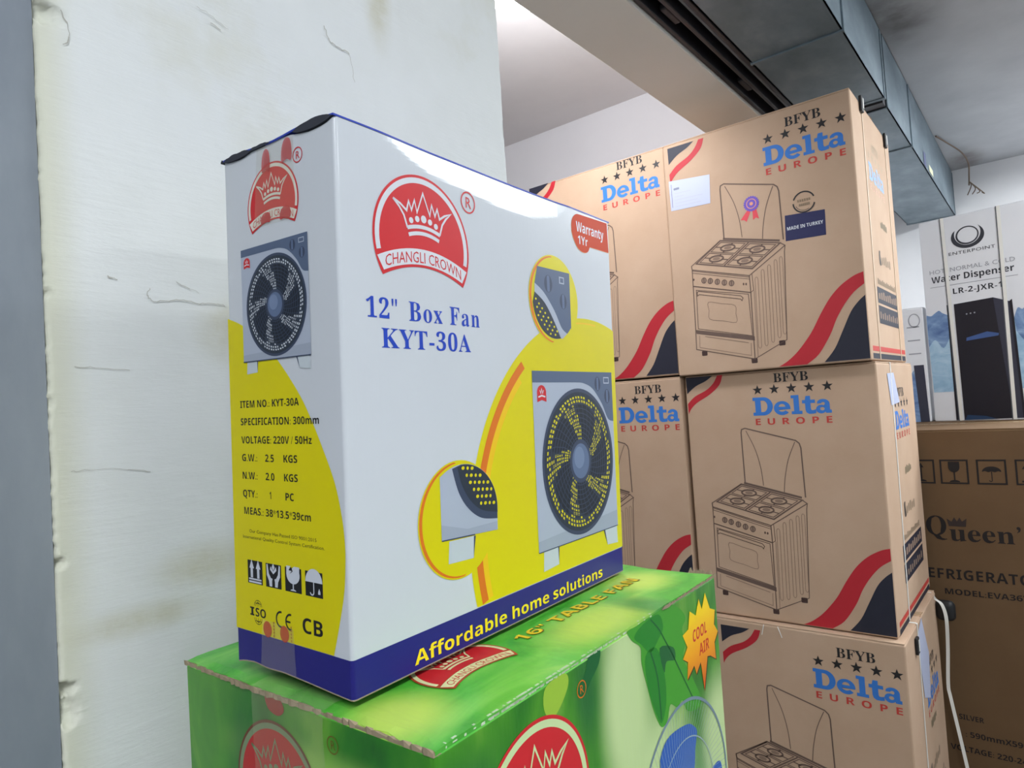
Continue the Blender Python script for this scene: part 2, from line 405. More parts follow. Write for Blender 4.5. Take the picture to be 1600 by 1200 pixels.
bg633|282,-240,226,-238,175,-233,126,-223,78,-208,78,-89,182,-120,291,-131,377,-100,406,-7,410,71,406,71,375,34,339,9,298,-5,251,-10,165,9,100,65,59,154,45,272,59,391,101,481,168,537,255,556,345,536,413,476,417,476,429,546,555,546,555,-1,538,-104,486,-179,400,-225;304,107,354,115,389,140,409,184,416,253,416,271,409,347,389,397,354,426,302,435,223,394,197,270,224,148
bz488|27,0,27,88,280,432,42,432,42,546,449,546,449,449,203,114,458,114,458,0
b0572|285,-10,173,14,96,88,51,204,36,357,42,465,60,555,92,627,139,681,203,714,285,725,396,701,474,628,520,512,535,357,529,250,511,160,479,87,432,34,368,1;285,112,333,127,363,173,380,250,385,357,380,464,363,541,333,588,285,603,237,588,207,541,191,464,186,357,191,250,207,174,237,127
b1572|262,0,266,555,132,440,59,531,289,714,413,714,413,0
b2572|40,0,40,105,307,379,335,414,354,447,365,479,369,513,363,551,346,577,318,593,282,598,242,593,202,579,162,556,120,525,38,622,70,648,104,672,141,693,184,710,234,720,293,724,358,718,414,699,458,669,492,630,512,583,519,531,513,475,496,424,467,375,428,327,228,134,228,127,539,127,539,0
b3572|244,-10,134,0,38,29,38,157,85,137,135,122,183,113,228,110,297,117,342,138,366,172,374,217,370,245,359,268,338,285,307,299,262,306,202,309,148,309,148,425,203,425,261,428,304,438,333,452,351,472,360,495,363,521,357,555,340,581,308,597,261,602,213,598,173,585,109,550,39,654,85,682,138,704,199,719,272,724,371,713,447,680,495,626,511,554,500,488,467,436,417,399,357,376,357,373,433,355,488,321,521,272,532,208,524,149,502,97,463,52,408,19,335,-3
b4572|322,0,322,148,17,148,17,253,330,714,469,714,469,265,555,265,555,148,469,148,469,0;150,265,322,265,328,541,324,541
b5572|241,-10,187,-8,136,0,89,12,49,29,49,159,90,141,138,127,189,116,236,113,295,120,339,141,365,176,374,226,338,307,231,334,203,333,173,329,123,318,63,350,90,714,477,714,477,586,222,586,209,446,300,456,362,450,416,431,462,400,497,358,519,304,526,239,508,135,454,57,365,7
b6572|296,-10,227,-2,164,24,111,66,70,127,44,205,35,303,37,364,44,425,56,483,76,539,103,589,139,634,185,671,242,699,311,716,393,722,489,715,489,594,448,602,403,604,324,597,266,576,224,542,197,498,181,443,174,381,180,381,204,413,238,440,281,458,335,464,419,449,484,405,525,334,539,238,523,134,474,56,396,6;293,111,333,119,365,142,386,180,393,236,387,282,369,318,339,341,296,348,265,344,238,334,216,317,199,296,189,273,185,249,188,216,197,185,212,156,234,132,261,116
b7572|111,0,379,587,27,587,27,714,539,714,539,619,269,0
b8572|286,-10,180,3,101,41,51,102,35,181,45,248,75,300,119,341,172,373,128,406,91,446,65,493,57,552,65,604,89,647,126,680,174,704,228,718,286,723,345,718,400,704,446,680,483,647,506,604,514,551,505,493,478,446,436,408,386,377,459,331,490,302,515,269,531,230,536,185,528,130,505,82,467,43,417,14,356,-4;286,440,318,458,346,479,366,505,372,540,366,571,348,594,320,608,285,613,251,608,224,594,205,571,199,540,206,507,225,480,253,459;284,101,333,107,368,125,389,153,396,189,392,214,380,237,362,256,341,274,279,311,237,287,204,260,182,228,175,190,182,155,203,126,237,107
b9572|178,-10,82,-3,82,118,168,108,247,115,306,137,347,170,374,215,390,269,397,331,391,331,367,299,336,272,293,254,233,248,151,263,87,307,46,378,32,474,48,578,98,656,175,706,275,722,345,714,407,689,460,646,501,586,527,507,536,409,534,348,527,288,515,229,496,174,469,123,433,79,387,42,330,14,260,-4;275,364,307,368,334,379,355,396,372,417,383,439,386,463,383,496,374,528,359,557,338,581,311,596,278,601,238,594,206,571,185,532,178,476,184,430,202,394,232,372
b.219|109,111,67,93,49,51,67,9,109,-9,151,9,169,51,151,93
b:219|109,458,67,440,49,398,67,356,109,338,151,356,169,398,151,440;109,111,67,93,49,51,67,9,109,-9,151,9,169,51,151,93
b-323|283,267,40,267,40,174,283,174
b*417|177,513,174,503,176,492,49,448,17,427,15,391,47,375,81,391,182,479,201,467,176,336,178,297,208,278,238,298,241,336,216,467,236,477,336,390,370,373,402,389,400,426,369,447,244,490,244,513,369,556,401,577,403,613,371,630,337,613,237,526,228,534,217,538,242,668,240,707,210,726,180,706,177,668,202,538,192,534,182,527,82,614,47,631,16,615,18,579,49,557
b/281|8,-9,78,-9,274,691,204,691
b&625|495,339,463,282,422,229,326,339,422,429,451,521,405,626,287,669,160,626,112,512,135,427,189,354,73,264,28,153,79,38,200,-9,299,13,416,93,494,0,620,0,482,160,549,250,593,339;356,161,284,103,210,81,153,102,126,153,157,223,245,289;208,521,229,567,282,586,338,566,360,516,343,465,271,405,229,458
b(323|167,232,203,483,311,694,258,694,116,482,64,232,116,-18,258,-230,311,-230,203,-18
b)323|156,232,120,-19,12,-230,65,-230,207,-18,259,232,207,482,65,694,12,694,120,483
b%680|502,222,558,199,581,143,558,87,502,64,446,87,423,143,446,199;502,296,394,251,349,143,394,35,502,-10,610,35,655,143,610,251;602,691,527,691,78,-10,153,-10;178,690,70,645,25,537,70,429,178,384,286,429,331,537,286,645;178,616,234,593,257,537,234,481,178,458,122,481,99,537,122,593
b 260|
'''
GL = {}
for _l in GLYPHS.strip('\n').split('\n'):
    _k, _r = _l[:2], _l[2:]
    _a, _p = _r.split('|')
    _lp = []
    for q in _p.split(';'):
        if q:
            n_ = [int(i) for i in q.split(',')]
            _lp.append([(n_[i] / 1000, n_[i + 1] / 1000) for i in range(0, len(n_), 2)])
    GL[_k] = (int(_a) / 1000, _lp)


def fill(loops):
    """triangulated fill of closed outlines (holes by even-odd) -> (verts2d, faces)"""
    cu = bpy.data.curves.new('outline', 'CURVE')
    cu.dimensions = '2D'
    cu.fill_mode = 'BOTH'
    for lp in loops:
        sp = cu.splines.new('POLY')
        sp.points.add(len(lp) - 1)
        for q, (x, y) in zip(sp.points, lp):
            q.co = (x, y, 0, 1)
        sp.use_cyclic_u = True
    ob = bpy.data.objects.new('outline', cu)
    me = bpy.data.meshes.new_from_object(ob)
    v = [(q.co.x, q.co.y) for q in me.vertices]
    f = [tuple(p.vertices) for p in me.polygons]
    bpy.data.objects.remove(ob)
    bpy.data.curves.remove(cu)
    bpy.data.meshes.remove(me)
    return v, f


GC = {}


def glyphs(style, s, track=0.0):
    """list of (verts, faces, x) and the width; units: em"""
    out, x = [], 0.0
    for c in s:
        k = style + c
        if k not in GL:
            k = 'b' + c if 'b' + c in GL else 's' + c
        adv, lp = GL[k]
        if lp:
            if k not in GC:
                GC[k] = fill(lp)
            out.append((GC[k][0], GC[k][1], x))
        x += adv + track
    return out, x - track


def plain_text(s, track=1.0):
    cu = bpy.data.curves.new('lettering', 'FONT')
    cu.body, cu.space_character, cu.resolution_u = s, track, 2
    ob = bpy.data.objects.new('lettering', cu)
    me = bpy.data.meshes.new_from_object(ob)
    v = [(q.co.x, q.co.y) for q in me.vertices]
    f = [tuple(p.vertices) for p in me.polygons]
    bpy.data.objects.remove(ob)
    bpy.data.curves.remove(cu)
    bpy.data.meshes.remove(me)
    return v, f


def arc(cx, cy, rx, ry, a0, a1, n=24):
    return [(cx + rx * math.cos(R(a0 + (a1 - a0) * i / n)), cy + ry * math.sin(R(a0 + (a1 - a0) * i / n))) for i in range(n + 1)]


def ellipse(cx, cy, rx, ry=None, n=40):
    ry = rx if ry is None else ry
    return [(cx + rx * math.cos(math.tau * i / n), cy + ry * math.sin(math.tau * i / n)) for i in range(n)]


def rect(x0, y0, x1, y1):
    return [(x0, y0), (x1, y0), (x1, y1), (x0, y1)]


def rrect(x0, y0, x1, y1, r, n=4):
    return (arc(x1 - r, y1 - r, r, r, 0, 90, n) + arc(x0 + r, y1 - r, r, r, 90, 180, n)
            + arc(x0 + r, y0 + r, r, r, 180, 270, n) + arc(x1 - r, y0 + r, r, r, 270, 360, n))


def smooth(pts, n=6, closed=False):
    """Catmull-Rom through pts"""
    out, N = [], len(pts)
    rng = range(N) if closed else range(N - 1)
    g = (lambda i: pts[i % N]) if closed else (lambda i: pts[max(0, min(N - 1, i))])
    for i in rng:
        p0, p1, p2, p3 = g(i - 1), g(i), g(i + 1), g(i + 2)
        for k in range(n):
            t = k / n
            out.append(tuple(0.5 * (2 * b + (c - a) * t + (2 * a - 5 * b + 4 * c - d) * t * t + (3 * b - a - 3 * c + d) * t ** 3)
                             for a, b, c, d in zip(p0, p1, p2, p3)))
    if not closed:
        out.append(tuple(pts[-1]))
    return out


def star(cx, cy, r, k=0.4, n=5):
    return [(cx + (r if i % 2 == 0 else r * k) * math.sin(math.pi * i / n), cy + (r if i % 2 == 0 else r * k) * math.cos(math.pi * i / n)) for i in range(2 * n)]


class Print:
    """one printed element; u, v in millimetres on the face, built as one flat mesh"""

    def __init__(s, face, du=0.0, dv=0.0, sc=1.0, cut=None):
        s.cut = cut
        s.face, s.du, s.dv, s.sc = face, du, dv, sc
        s.v, s.f, s.mi, s.mats = [], [], [], []

    def add_mesh(s, v2, faces, m, layer):
        if m not in s.mats:
            s.mats.append(m)
        k, base = s.mats.index(m), len(s.v)
        for x, y in v2:
            s.v.append(((s.du + x * s.sc) / 1000, (s.dv + y * s.sc) / 1000, layer))
        for f in faces:
            s.f.append(tuple(base + i for i in f))
            s.mi.append(k)

    def refine(s):
        """split long edges so that the print follows an uneven surface"""
        bm = bmesh.new()
        vs = [bm.verts.new((a, b, l * 1e-7)) for a, b, l in s.v]
        for f, k in zip(s.f, s.mi):
            try:
                bm.faces.new([vs[i] for i in f]).material_index = k
            except ValueError:
                pass
        for _ in range(5):
            bmesh.ops.triangulate(bm, faces=bm.faces)
            es = [e for e in bm.edges if e.calc_length() > s.cut]
            if not es:
                break
            bmesh.ops.subdivide_edges(bm, edges=es, cuts=1)
        bmesh.ops.triangulate(bm, faces=bm.faces)
        bm.verts.index_update()
        s.v = [(v.co.x, v.co.y, v.co.z * 1e7) for v in bm.verts]
        s.f = [tuple(v.index for v in f.verts) for f in bm.faces]
        s.mi = [f.material_index for f in bm.faces]
        bm.free()

    def add(s, loops, m, layer=1):
        if loops and not isinstance(loops[0], list):
            loops = [loops]
        v, f = fill([list(l) for l in loops])
        s.add_mesh(v, f, m, layer)

    def quads(s, qs, m, layer=1):
        v, f = [], []
        for q in qs:
            f.append(tuple(range(len(v), len(v) + len(q))))
            v += q
        s.add_mesh(v, f, m, layer)

    def line(s, pts, w, m, layer=1, closed=False):
        pts = [Vector(p[:2]) for p in pts]
        pts = [p for i, p in enumerate(pts) if i == 0 or (p - pts[i - 1]).length > 1e-4]
        N, L, Rr = len(pts), [], []
        for i, p in enumerate(pts):
            a = pts[i - 1] if (i > 0 or closed) else None
            b = pts[(i + 1) % N] if (i < N - 1 or closed) else None
            d0 = (p - a).normalized() if a is not None else None
            d1 = (b - p).normalized() if b is not None else None
            d0, d1 = d0 or d1, d1 or d0
            n0, n1 = Vector((-d0.y, d0.x)), Vector((-d1.y, d1.x))
            mm = n0 + n1
            if mm.length < 1e-3:
                mm = n0.copy()
            mm.normalize()
            k = min(2.0, 1 / max(0.35, mm.dot(n0)))
            L.append(tuple(p + mm * k * w / 2))
            Rr.append(tuple(p - mm * k * w / 2))
        s.quads([[L[i], L[(i + 1) % N], Rr[(i + 1) % N], Rr[i]] for i in range(N if closed else N - 1)], m, layer)

    def text(s, style, t, u, v, cap, m, layer=1, width=None, track=0.0, warp=None, align='l', slant=0.0):
        """u, v = start of the baseline; cap = cap height; width = total width"""
        if style == 'p':
            gv, gf = plain_text(t, 1.0 + track)
            items = [(gv, gf, 0.0)]
            w = max(a for a, b in gv)
            k = cap / 0.70
        else:
            items, w = glyphs(style, t, track)
            k = cap / (0.676 if style == 's' else 0.714)
        kx = (width / w) if width else k
        if align == 'c':
            u -= kx * w / 2
        for gv, gf, x0 in items:
            q = [((x + x0) * kx + slant * y * k, y * k) for x, y in gv]
            q = [(warp(a, b, kx * w) if warp else (u + a, v + b)) for a, b in q]
            s.add_mesh(q, gf, m, layer)

    def build(s, name, parent, label=None):
        me = bpy.data.meshes.new(name)
        if s.cut:
            s.refine()
        me.from_pydata([s.face(*q) for q in s.v], [], s.f)
        for m in s.mats:
            me.materials.append(m)
        me.polygons.foreach_set('material_index', s.mi)
        return link(name, me, parent, None, label)


def face_map(o, U, V, step=0.00012, warp=None):
    o, U, V = Vector(o), Vector(U), Vector(V)
    N = U.cross(V)

    def f(u, v, layer):
        w = warp(u, v) if warp else 0.0
        return tuple(o + U * u + V * v + N * (w + (0.0003 if step > 0.00025 else 0.00012) + layer * step))
    return f


# ================================================================== the room
M_PLASTER = plaster()
M_WALL = mottled('wall_paint', [(0.3, (214, 214, 216)), (0.7, (224, 223, 224))], 2.0, 0.8, 0.2, bump=0.05)
M_CEIL = mottled('ceiling_paint', [(0.3, (222, 218, 218)), (0.7, (229, 225, 225))], 3.0, 0.85, 0.2, bump=0.05)
M_GREY = mottled('grey_painted_steel', [(0.3, (112, 119, 128)), (0.5, (124, 131, 140)), (0.72, (140, 147, 154))], 7.0, 0.55, 0.35, stretch=(1, 1, 0.35), bump=0.2)
M_FLOOR = mottled('floor_tile', [(0.3, (96, 90, 84)), (0.7, (112, 106, 98))], 3.0, 0.45, 0.4, bump=0.05)
M_BEAM = mottled('cream_paint', [(0.3, (236, 232, 224)), (0.7, (241, 238, 231))], 2.0, 0.8, 0.2, bump=0.04)
M_GALV = mottled('galvanised_sheet', [(0.25, (86, 102, 110)), (0.5, (114, 129, 138)), (0.75, (144, 158, 167))], 5.0, 0.5, 0.5, 0.35, stretch=(1, 0.6, 1), bump=0.05)
M_DARKSTEEL = mottled('dark_steel', [(0.3, (38, 38, 44)), (0.7, (58, 56, 60))], 6.0, 0.5, 0.5, 0.3, bump=0.1)


def ceiling_main():
    m = mottled('stained_ceiling_paint', [(0.3, (176, 178, 182)), (0.7, (188, 190, 193))], 4.0, 0.85, 0.2, bump=0.05)
    t = NT(m)
    old = t.b.inputs['Base Color'].links[0].from_socket
    v = t.coord()
    f = t.n('ShaderNodeMath', operation='MULTIPLY')
    t.l(t.blob(v, (-0.36, 2.75, 2.98), (0.22, 0.55, 1.0), (0.1, 1.0)), f.inputs[0])
    t.l(t.noise(v, 7, 4, 0.6), f.inputs[1])
    c = t.mix(f.outputs[0], old, (52, 40, 32))
    f2 = t.n('ShaderNodeMath', operation='MULTIPLY')
    t.l(t.blob(v, (-0.33, 5.0, 2.98), (0.14, 0.35, 1.0), (0.1, 1.0)), f2.inputs[0])
    t.l(t.noise(v, 9, 4, 0.6), f2.inputs[1])
    t.l(t.mix(f2.outputs[0], c, (95, 74, 60)), t.b.inputs['Base Color'])
    return m


structure(box('floor', (-3.6, 3.4, -2.6, 5.35, -0.1, 0.0), M_FLOOR), 'grey-brown tiled shop floor below the cartons')
structure(box('ceiling', (-0.64, 3.4, -2.6, 5.35, 2.98, 3.08), ceiling_main()), 'pale grey stained ceiling right of the steel housing')
structure(box('ceiling', (-3.6, -0.86, 0.3, 3.15, 3.13, 3.23), M_CEIL), 'pale ceiling of the small room with the round lamp')
structure(box('wall_back', (-3.6, -0.86, 3.0, 3.15, 0.0, 3.13), mottled('cool_white_wall_paint', [(0.3, (224, 223, 226)), (0.7, (230, 229, 232))], 2.0, 0.8, 0.2, bump=0.05)), 'white wall behind the stove cartons')
structure(box('wall_far', (-0.86, 3.4, 5.2, 5.35, 0.0, 2.98), M_WALL), 'white wall behind the dispenser carton')
structure(box('wall_partition', (-0.98, -0.86, 3.15, 5.2, 0.0, 2.98), M_WALL), 'white partition wall behind the cartons')
structure(box('wall_side', (-3.7, -3.6, 0.3, 3.15, 0.0, 3.13), M_WALL), 'white side wall of the small room')
structure(box('wall_near', (-3.6, -1.1, 0.2, 0.3, 0.0, 3.13), M_WALL), 'white near wall of the small room')
structure(box('wall_rear', (-0.7, 3.4, -2.7, -2.6, 0.0, 2.98), M_WALL), 'white wall behind the camera')
structure(box('wall_left', (-0.80, -0.6345, -2.6, 0.1865, 0.0, 3.0), M_GREY), 'grey painted steel panel left of the plaster pillar')


def pillar():
    """plastered pillar with a ragged, chipped left arris and a hand-trowelled face"""
    y0, y1, z0, z1, x = 0.187, 0.803, 0.0, 2.70, -0.63
    chips = [(0.193, 1.986, 0.012, 0.010, 0.010), (0.186, 1.531, 0.008, 0.004, 0.012), (0.187, 1.430, 0.010, 0.006, 0.014), (0.190, 1.412, 0.008, 0.014, 0.008),
             (0.187, 1.75, 0.004, 0.004, 0.006), (0.187, 1.66, 0.003, 0.006, 0.005), (0.80, 2.06, 0.003, 0.010, 0.004)]
    zs = [z0 + 0.03 * j for j in range(43)] + [1.29 + 0.0022 * j for j in range(1, 336)]
    zs += [zs[-1] + 0.01 * j for j in range(1, 67)]
    zs[-1] = z1
    ys = [0, 0.0008, 0.002, 0.0035, 0.0055, 0.008, 0.011, 0.015] + [0.02 + (y1 - y0 - 0.026) * j / 90 for j in range(91)] + [y1 - y0 - 0.003, y1 - y0 - 0.001, y1 - y0]
    ny = len(ys) - 1
    bm = bmesh.new()
    rows = []
    for z in zs:
        e0 = noise.noise((z * 190, 3.1, 0)) * 0.0013 + noise.noise((z * 45, 1.7, 0)) * 0.0009
        e1 = noise.noise((z * 60, 8.2, 0)) * 0.0012
        row = []
        for i, yy in enumerate(ys):
            k = yy / (y1 - y0)
            y = y0 + yy + e0 * max(0, 1 - yy / 0.02) + e1 * max(0, 1 - (y1 - y0 - yy) / 0.02)
            d = noise.noise((y * 9, z * 9, 0)) * 0.0010 + noise.noise((y * 45, z * 60, 5)) * 0.00030 + noise.noise((y * 160, z * 220, 9)) * 0.00012
            e = min(yy, y1 - y0 - yy)
            if e < 0.003:
                d -= 0.0022 * (1 - e / 0.003) ** 2
            for cy, cz, ry, rz, dep in chips:
                q = ((y - cy) / ry) ** 2 + ((z - cz) / rz) ** 2
                q += 0.5 * noise.noise((y * 300, z * 300, cz))
                if q < 1:
                    d -= dep * (1 - max(q, 0)) ** 0.5
            row.append(bm.verts.new((x + d, y, z)))
        rows.append(row)
    for a, b in zip(rows, rows[1:]):
        for i in range(ny):
            bm.faces.new((a[i], a[i + 1], b[i + 1], b[i]))
    back = [[bm.verts.new((-1.1, q[i].co.y, q[i].co.z)) for i in (0, ny)] for q in rows]
    for (a, b), (c, d) in zip(zip(rows, back), zip(rows[1:], back[1:])):
        bm.faces.new((a[0], c[0], d[0], b[0]))
        bm.faces.new((a[ny], b[1], d[1], c[ny]))
        bm.faces.new((b[0], d[0], d[1], b[1]))
    o = from_bm('wall_pillar', bm, M_PLASTER, smooth=True)
    structure(o, 'white plastered pillar with chipped left edge behind the fan carton')
    fm = face_map((-0.63, 0, 0), (0, 1, 0), (0, 0, 1))
    dirt = mat('crack_dirt', (178, 176, 166), 0.9, 0.1)
    cracks = [([(268, 1762), (266, 1755), (270, 1750), (282, 1751), (294, 1753), (312, 1751), (328, 1752), (339, 1750)], 0.9),
              ([(292, 1770), (301, 1766), (313, 1761)], 0.8), ([(200, 1604), (213, 1603), (243, 1601), (262, 1597)], 0.7),
              ([(475, 2090), (479, 2080), (484, 2073), (497, 2070), (510, 2068), (513, 2050), (515, 2036)], 1.5), ([(324, 2046), (336, 2044), (356, 2036)], 0.8),
              ([(206, 1689), (225, 1689), (247, 1687)], 0.7), ([(234, 1769), (241, 1766)], 1.5), ([(338, 2036), (348, 2032)], 1.5),
              ([(205, 1992), (212, 1975), (207, 1962)], 1.2)]
    for pts, w in cracks:
        p = Print(fm)
        q = []
        sp = smooth(pts, 5)
        for i, (a, b) in enumerate(sp):
            q.append((a + random.uniform(-0.9, 0.9), b + random.uniform(-0.9, 0.9)))
        k = max(1, len(q) // 3)
        for i in range(0, len(q) - 1, k):
            p.line(q[i:i + k + 1], w * random.uniform(0.3, 0.8), dirt, 9)
        p.build('crack', o)


pillar()
structure(box('trim_1', (-1.035, -0.815, 0.30, 3.0, 2.70, 3.13), M_BEAM, bevel=0.004), 'cream beam along the ceiling above the stove cartons')


def channel():
    o = thing('steel_channel', 'dark steel shutter channel between cream beam and grey housing', 'steel channel', (-0.76, 0.85, 2.71))
    L = 2.15
    box('web', (-0.053, 0.062, 0, L, 0.06, 0.075), M_DARKSTEEL, o)
    for x in (-0.052, -0.002, 0.047):
        box('lip', (x, x + 0.014, 0, L, 0.0, 0.06), M_DARKSTEEL, o, bevel=0.003)
    box('rod', (0.025, 0.035, 0, L, 0.02, 0.03), M_GREY, o, bevel=0.003)
    for y in (0.9, 1.5):
        box('bracket', (-0.03, -0.01, y, y + 0.10, 0.012, 0.03), M_DARKSTEEL, o, bevel=0.004)


channel()


def duct(label, x0, x1, y0, y1, z0, z1, seams):
    o = thing('shutter_housing', label, 'housing', ((x0 + x1) / 2, y0, z0), group='steel housing sections')
    hx = (x1 - x0) / 2
    L = y1 - y0
    H = z1 - z0
    box('underside', (-hx, hx, 0, L, 0, 0.004), M_GALV, o)
    box('side_sheet', (hx - 0.004, hx, 0, L, 0.0, H), M_GALV, o)
    box('side_sheet', (-hx, -hx + 0.004, 0, L, 0.0, H), M_GALV, o)
    box('top_sheet', (-hx, hx, 0, L, H - 0.004, H), M_GALV, o)
    for s in seams:
        box('seam', (-hx - 0.004, hx + 0.006, s, s + 0.012, -0.006, H - 0.01), M_GALV, o, bevel=0.002)
    box('flange', (-hx - 0.004, hx + 0.003, L - 0.02, L, -0.003, H - 0.012), M_GALV, o)
    return o


duct('near grey sheet-steel housing section above the topmost stove carton', -0.69, -0.418, 0.85, 2.86, 2.70, 2.97, (1.35,))
d2 = duct('far grey sheet-steel housing section reaching the wall above the dispenser carton', -0.69, -0.420, 2.92, 5.195, 2.685, 2.975, (0.55,))
box('joint_plate', (-0.13, 0.128, -0.055, 0.0, 0.006, 0.26), M_DARKSTEEL, d2)
fm = face_map((0.135, -2.92, -2.685), (0, 1, 0), (0, 0, 1), 0.001)
p = Print(fm)
p.add(rect(4023, 2700, 4166, 2735), mat('sticker_yellow', (225, 225, 190)), 2)
p.build('sticker', d2, 'pale yellow sticker')
p = Print(fm)
p.add(rect(3840, 2690, 3916, 2760), mat('sticker_blue', (92, 98, 132)), 2)
p.build('sticker', d2, 'faded blue sticker')

# cable hanging from the ceiling
pts = smooth([(-0.41, 4.36, 2.972), (-0.376, 4.5, 2.965), (-0.325, 4.72, 2.95), (-0.31, 4.92, 2.93), (-0.318, 5.02, 2.88), (-0.325, 5.06, 2.83)], 6)
bm = tube_bm(pts, 0.004)
for k in range(4):
    tube_bm(smooth([(-0.322, 5.04, 2.85), (-0.315 + 0.02 * k, 5.08, 2.83 - 0.02 * k), (-0.34 + 0.025 * k, 5.1, 2.78)], 4), 0.003, bm=bm)
tag(from_bm('ceiling_cable', bm, mat('brown_cable', (110, 92, 78), 0.7)), 'loose brown cable hanging from the ceiling by the steel housing', 'cable')


# lamps
def round_lamp():
    o = thing('ceiling_lamp', 'round white glowing ceiling lamp beside the pillar', 'lamp', LAMP)
    from_bm('stem', tube_bm([(0, 0, 0.16), (0, 0, -0.005)], 0.012, 10), mat('lamp_white', (235, 236, 240), 0.5), o)
    bm = lathe_bm([(0.05, 0.0), (0.13, -0.008), (0.135, -0.03), (0.12, -0.034)], 40)
    from_bm('lamp_body', bm, mat('lamp_white', (235, 236, 240), 0.5), o, True)
    bm = lathe_bm([(0.118, -0.0345), (0.115, -0.06), (0.095, -0.08), (0.05, -0.094), (0.01, -0.098)], 40)
    from_bm('diffuser', bm, mat('lamp_glow', (255, 255, 255), 0.5, emit=(0.93, 0.95, 1.0, 14.0)), o, True)


round_lamp()
for i, (tx, ty, tw) in enumerate(FILL_TUBES):  # out-of-view fittings, added to give fill light
    o = thing('fill_tube_lamp', ('added unseen fill tube lamp over the far end of the shop', 'added unseen fill tube lamp over the near end of the shop', 'added unseen fill tube lamp by the open shop front', 'added unseen fill tube lamp near the far wall')[i],
              'lamp', (tx, ty, 2.98), (0, 0, 0), group='added ceiling fill tubes')
    box('lamp_body', (-0.17, 0.17, -0.64, 0.64, -0.045, 0.0), mat('lamp_white', (235, 236, 240)), o, bevel=0.006)
    for dx in (-0.1, 0.0, 0.1):
        from_bm('tube', tube_bm([(dx, -0.6, -0.062), (dx, 0.6, -0.062)], 0.013, 12), mat('fill_tube_glow', (255, 255, 255), 0.5, emit=(0.92, 0.97, 1.0, 25.0)), o, True)

# ================================================================== printed elements shared by several cartons
BLK = mat('print_black', (34, 32, 34), 0.5)
BLKG = mat('gloss_black', (26, 26, 30), 0.3)
RED = mat('gloss_red', (200, 40, 46), 0.28)
WHT = mat('gloss_white', (210, 213, 219), 0.28)
BLUE = mat('gloss_blue', (32, 66, 178), 0.28)
YEL = mat('gloss_yellow', (212, 200, 0), 0.28)
YEL2 = mat('gloss_amber', (232, 190, 24), 0.28)
ORG = mat('gloss_orange', (214, 112, 30), 0.28)
NAVY = mat('gloss_navy', (36, 34, 116), 0.3)
TURQ = mat('print_blue', (52, 116, 196), 0.6)
RUST = mat('print_red', (190, 62, 54), 0.6)
SWR = mat('print_crimson', (178, 32, 44), 0.6)
SWB = mat('print_navy_black', (32, 33, 48), 0.6)
BRN = mat('print_brown_line', (104, 84, 74), 0.7)
BRN2 = mat('print_brown_shade', (140, 116, 100), 0.7)
PAPER = mat('label_paper', (182, 188, 212), 0.5)


def crown_logo(face, cx, cy, r, parent, name='crown_logo', white=WHT, red=RED, ring=RED, base=2, sx=1.0, cut=None):
    """red half-disc badge: white crown over a curved name band"""
    s = r / 52.3
    p = Print(face, cx, cy, s, cut)
    X = lambda pts: [(a * sx, b) for a, b in pts]

    def low(u, mid, end):                       # shallow arch through (+-43, end) and (0, mid)
        return mid + (end - mid) * (u / 43.0) ** 2
    a0 = math.degrees(math.asin(-28.5 / 52.3))
    outer = arc(0, 0, 52.3, 52.3, a0, 180 - a0, 60)
    bot = [(-43.8 + 87.6 * i / 24, low(-43.8 + 87.6 * i / 24, -18.5, -28.5)) for i in range(25)]
    p.add(X(outer + bot), ring, base)
    gap = arc(0, 0, 50.2, 50.2, -13, 193, 50) + arc(0, 0, 46, 46, 193, -13, 50)
    p.add(X(gap), white, base + 1)
    if ring is not red:
        p.add(X(arc(0, 0, 46, 46, -12, 192, 50) + [(-45 + 90 * i / 20, low(-45 + 90 * i / 20, -3.5, -12)) for i in range(21)]), red, base + 1)
    b = 48.6
    top = [(-b + 2 * b * i / 24, low(-b + 2 * b * i / 24, -4.6, -13.2)) for i in range(25)]
    bb = 42.6
    bt = [(bb - 2 * bb * i / 24, low(bb - 2 * bb * i / 24, -16.6, -25.6)) for i in range(25)]
    p.add(X(top + bt), white, base + 1)

    def bend(a, h, w):
        u = -41.5 + 83 * a / w
        return (u * sx, low(u, -15.2, -23.9 + 0.4) + h * (1 + 0.0 * u))
    p.text('p', 'CHANGLI CROWN', 0, 0, 8.4, red, base + 2, width=83, warp=bend)
    cr = [(-31.5, 29), (-24, 26.2), (-18, 22.4), (-15.6, 30), (-12.8, 23.6), (-9.4, 32), (-7.0, 23), (0, 39), (7.0, 23), (9.4, 32), (12.8, 23.6), (15.6, 30), (18, 22.4),
          (24, 26.2), (31.5, 29), (25.5, 24), (21, 18.5), (17.6, 9.5)]
    side_l = [(-17.6, 9.5), (-21, 18.5), (-25.5, 24)]
    p.line(X(cr), 1.7, white, base + 2)
    p.line(X(side_l + [(-31.5, 29)]), 1.7, white, base + 2)
    for yb in (9.6, 4.6):
        k = 17.8 if yb > 9 else 16.6
        p.line(X([(-k + 2 * k * i / 12, yb + 3.0 * (1 - ((i - 6) / 6) ** 2)) for i in range(13)]), 2.9, white, base + 2)
    for u, v, q in ((-13.5, 15.8, 2.3), (-7, 18.0, 2.4), (0, 19, 3.0), (7, 18.0, 2.4), (13.5, 15.8, 2.3)):
        p.add(X(ellipse(u, v, q, n=16)), white, base + 2)
    return p.build(name, parent)


def reg_mark(face, cx, cy, r, parent, m=RED, layer=2):
    p = Print(face, cx, cy)
    p.add([ellipse(0, 0, r), ellipse(0, 0, r * 0.86)], m, layer)
    p.text('p', 'R', 0, -r * 0.5, r * 1.0, m, layer, align='c')
    return p.build('registered_mark', parent)


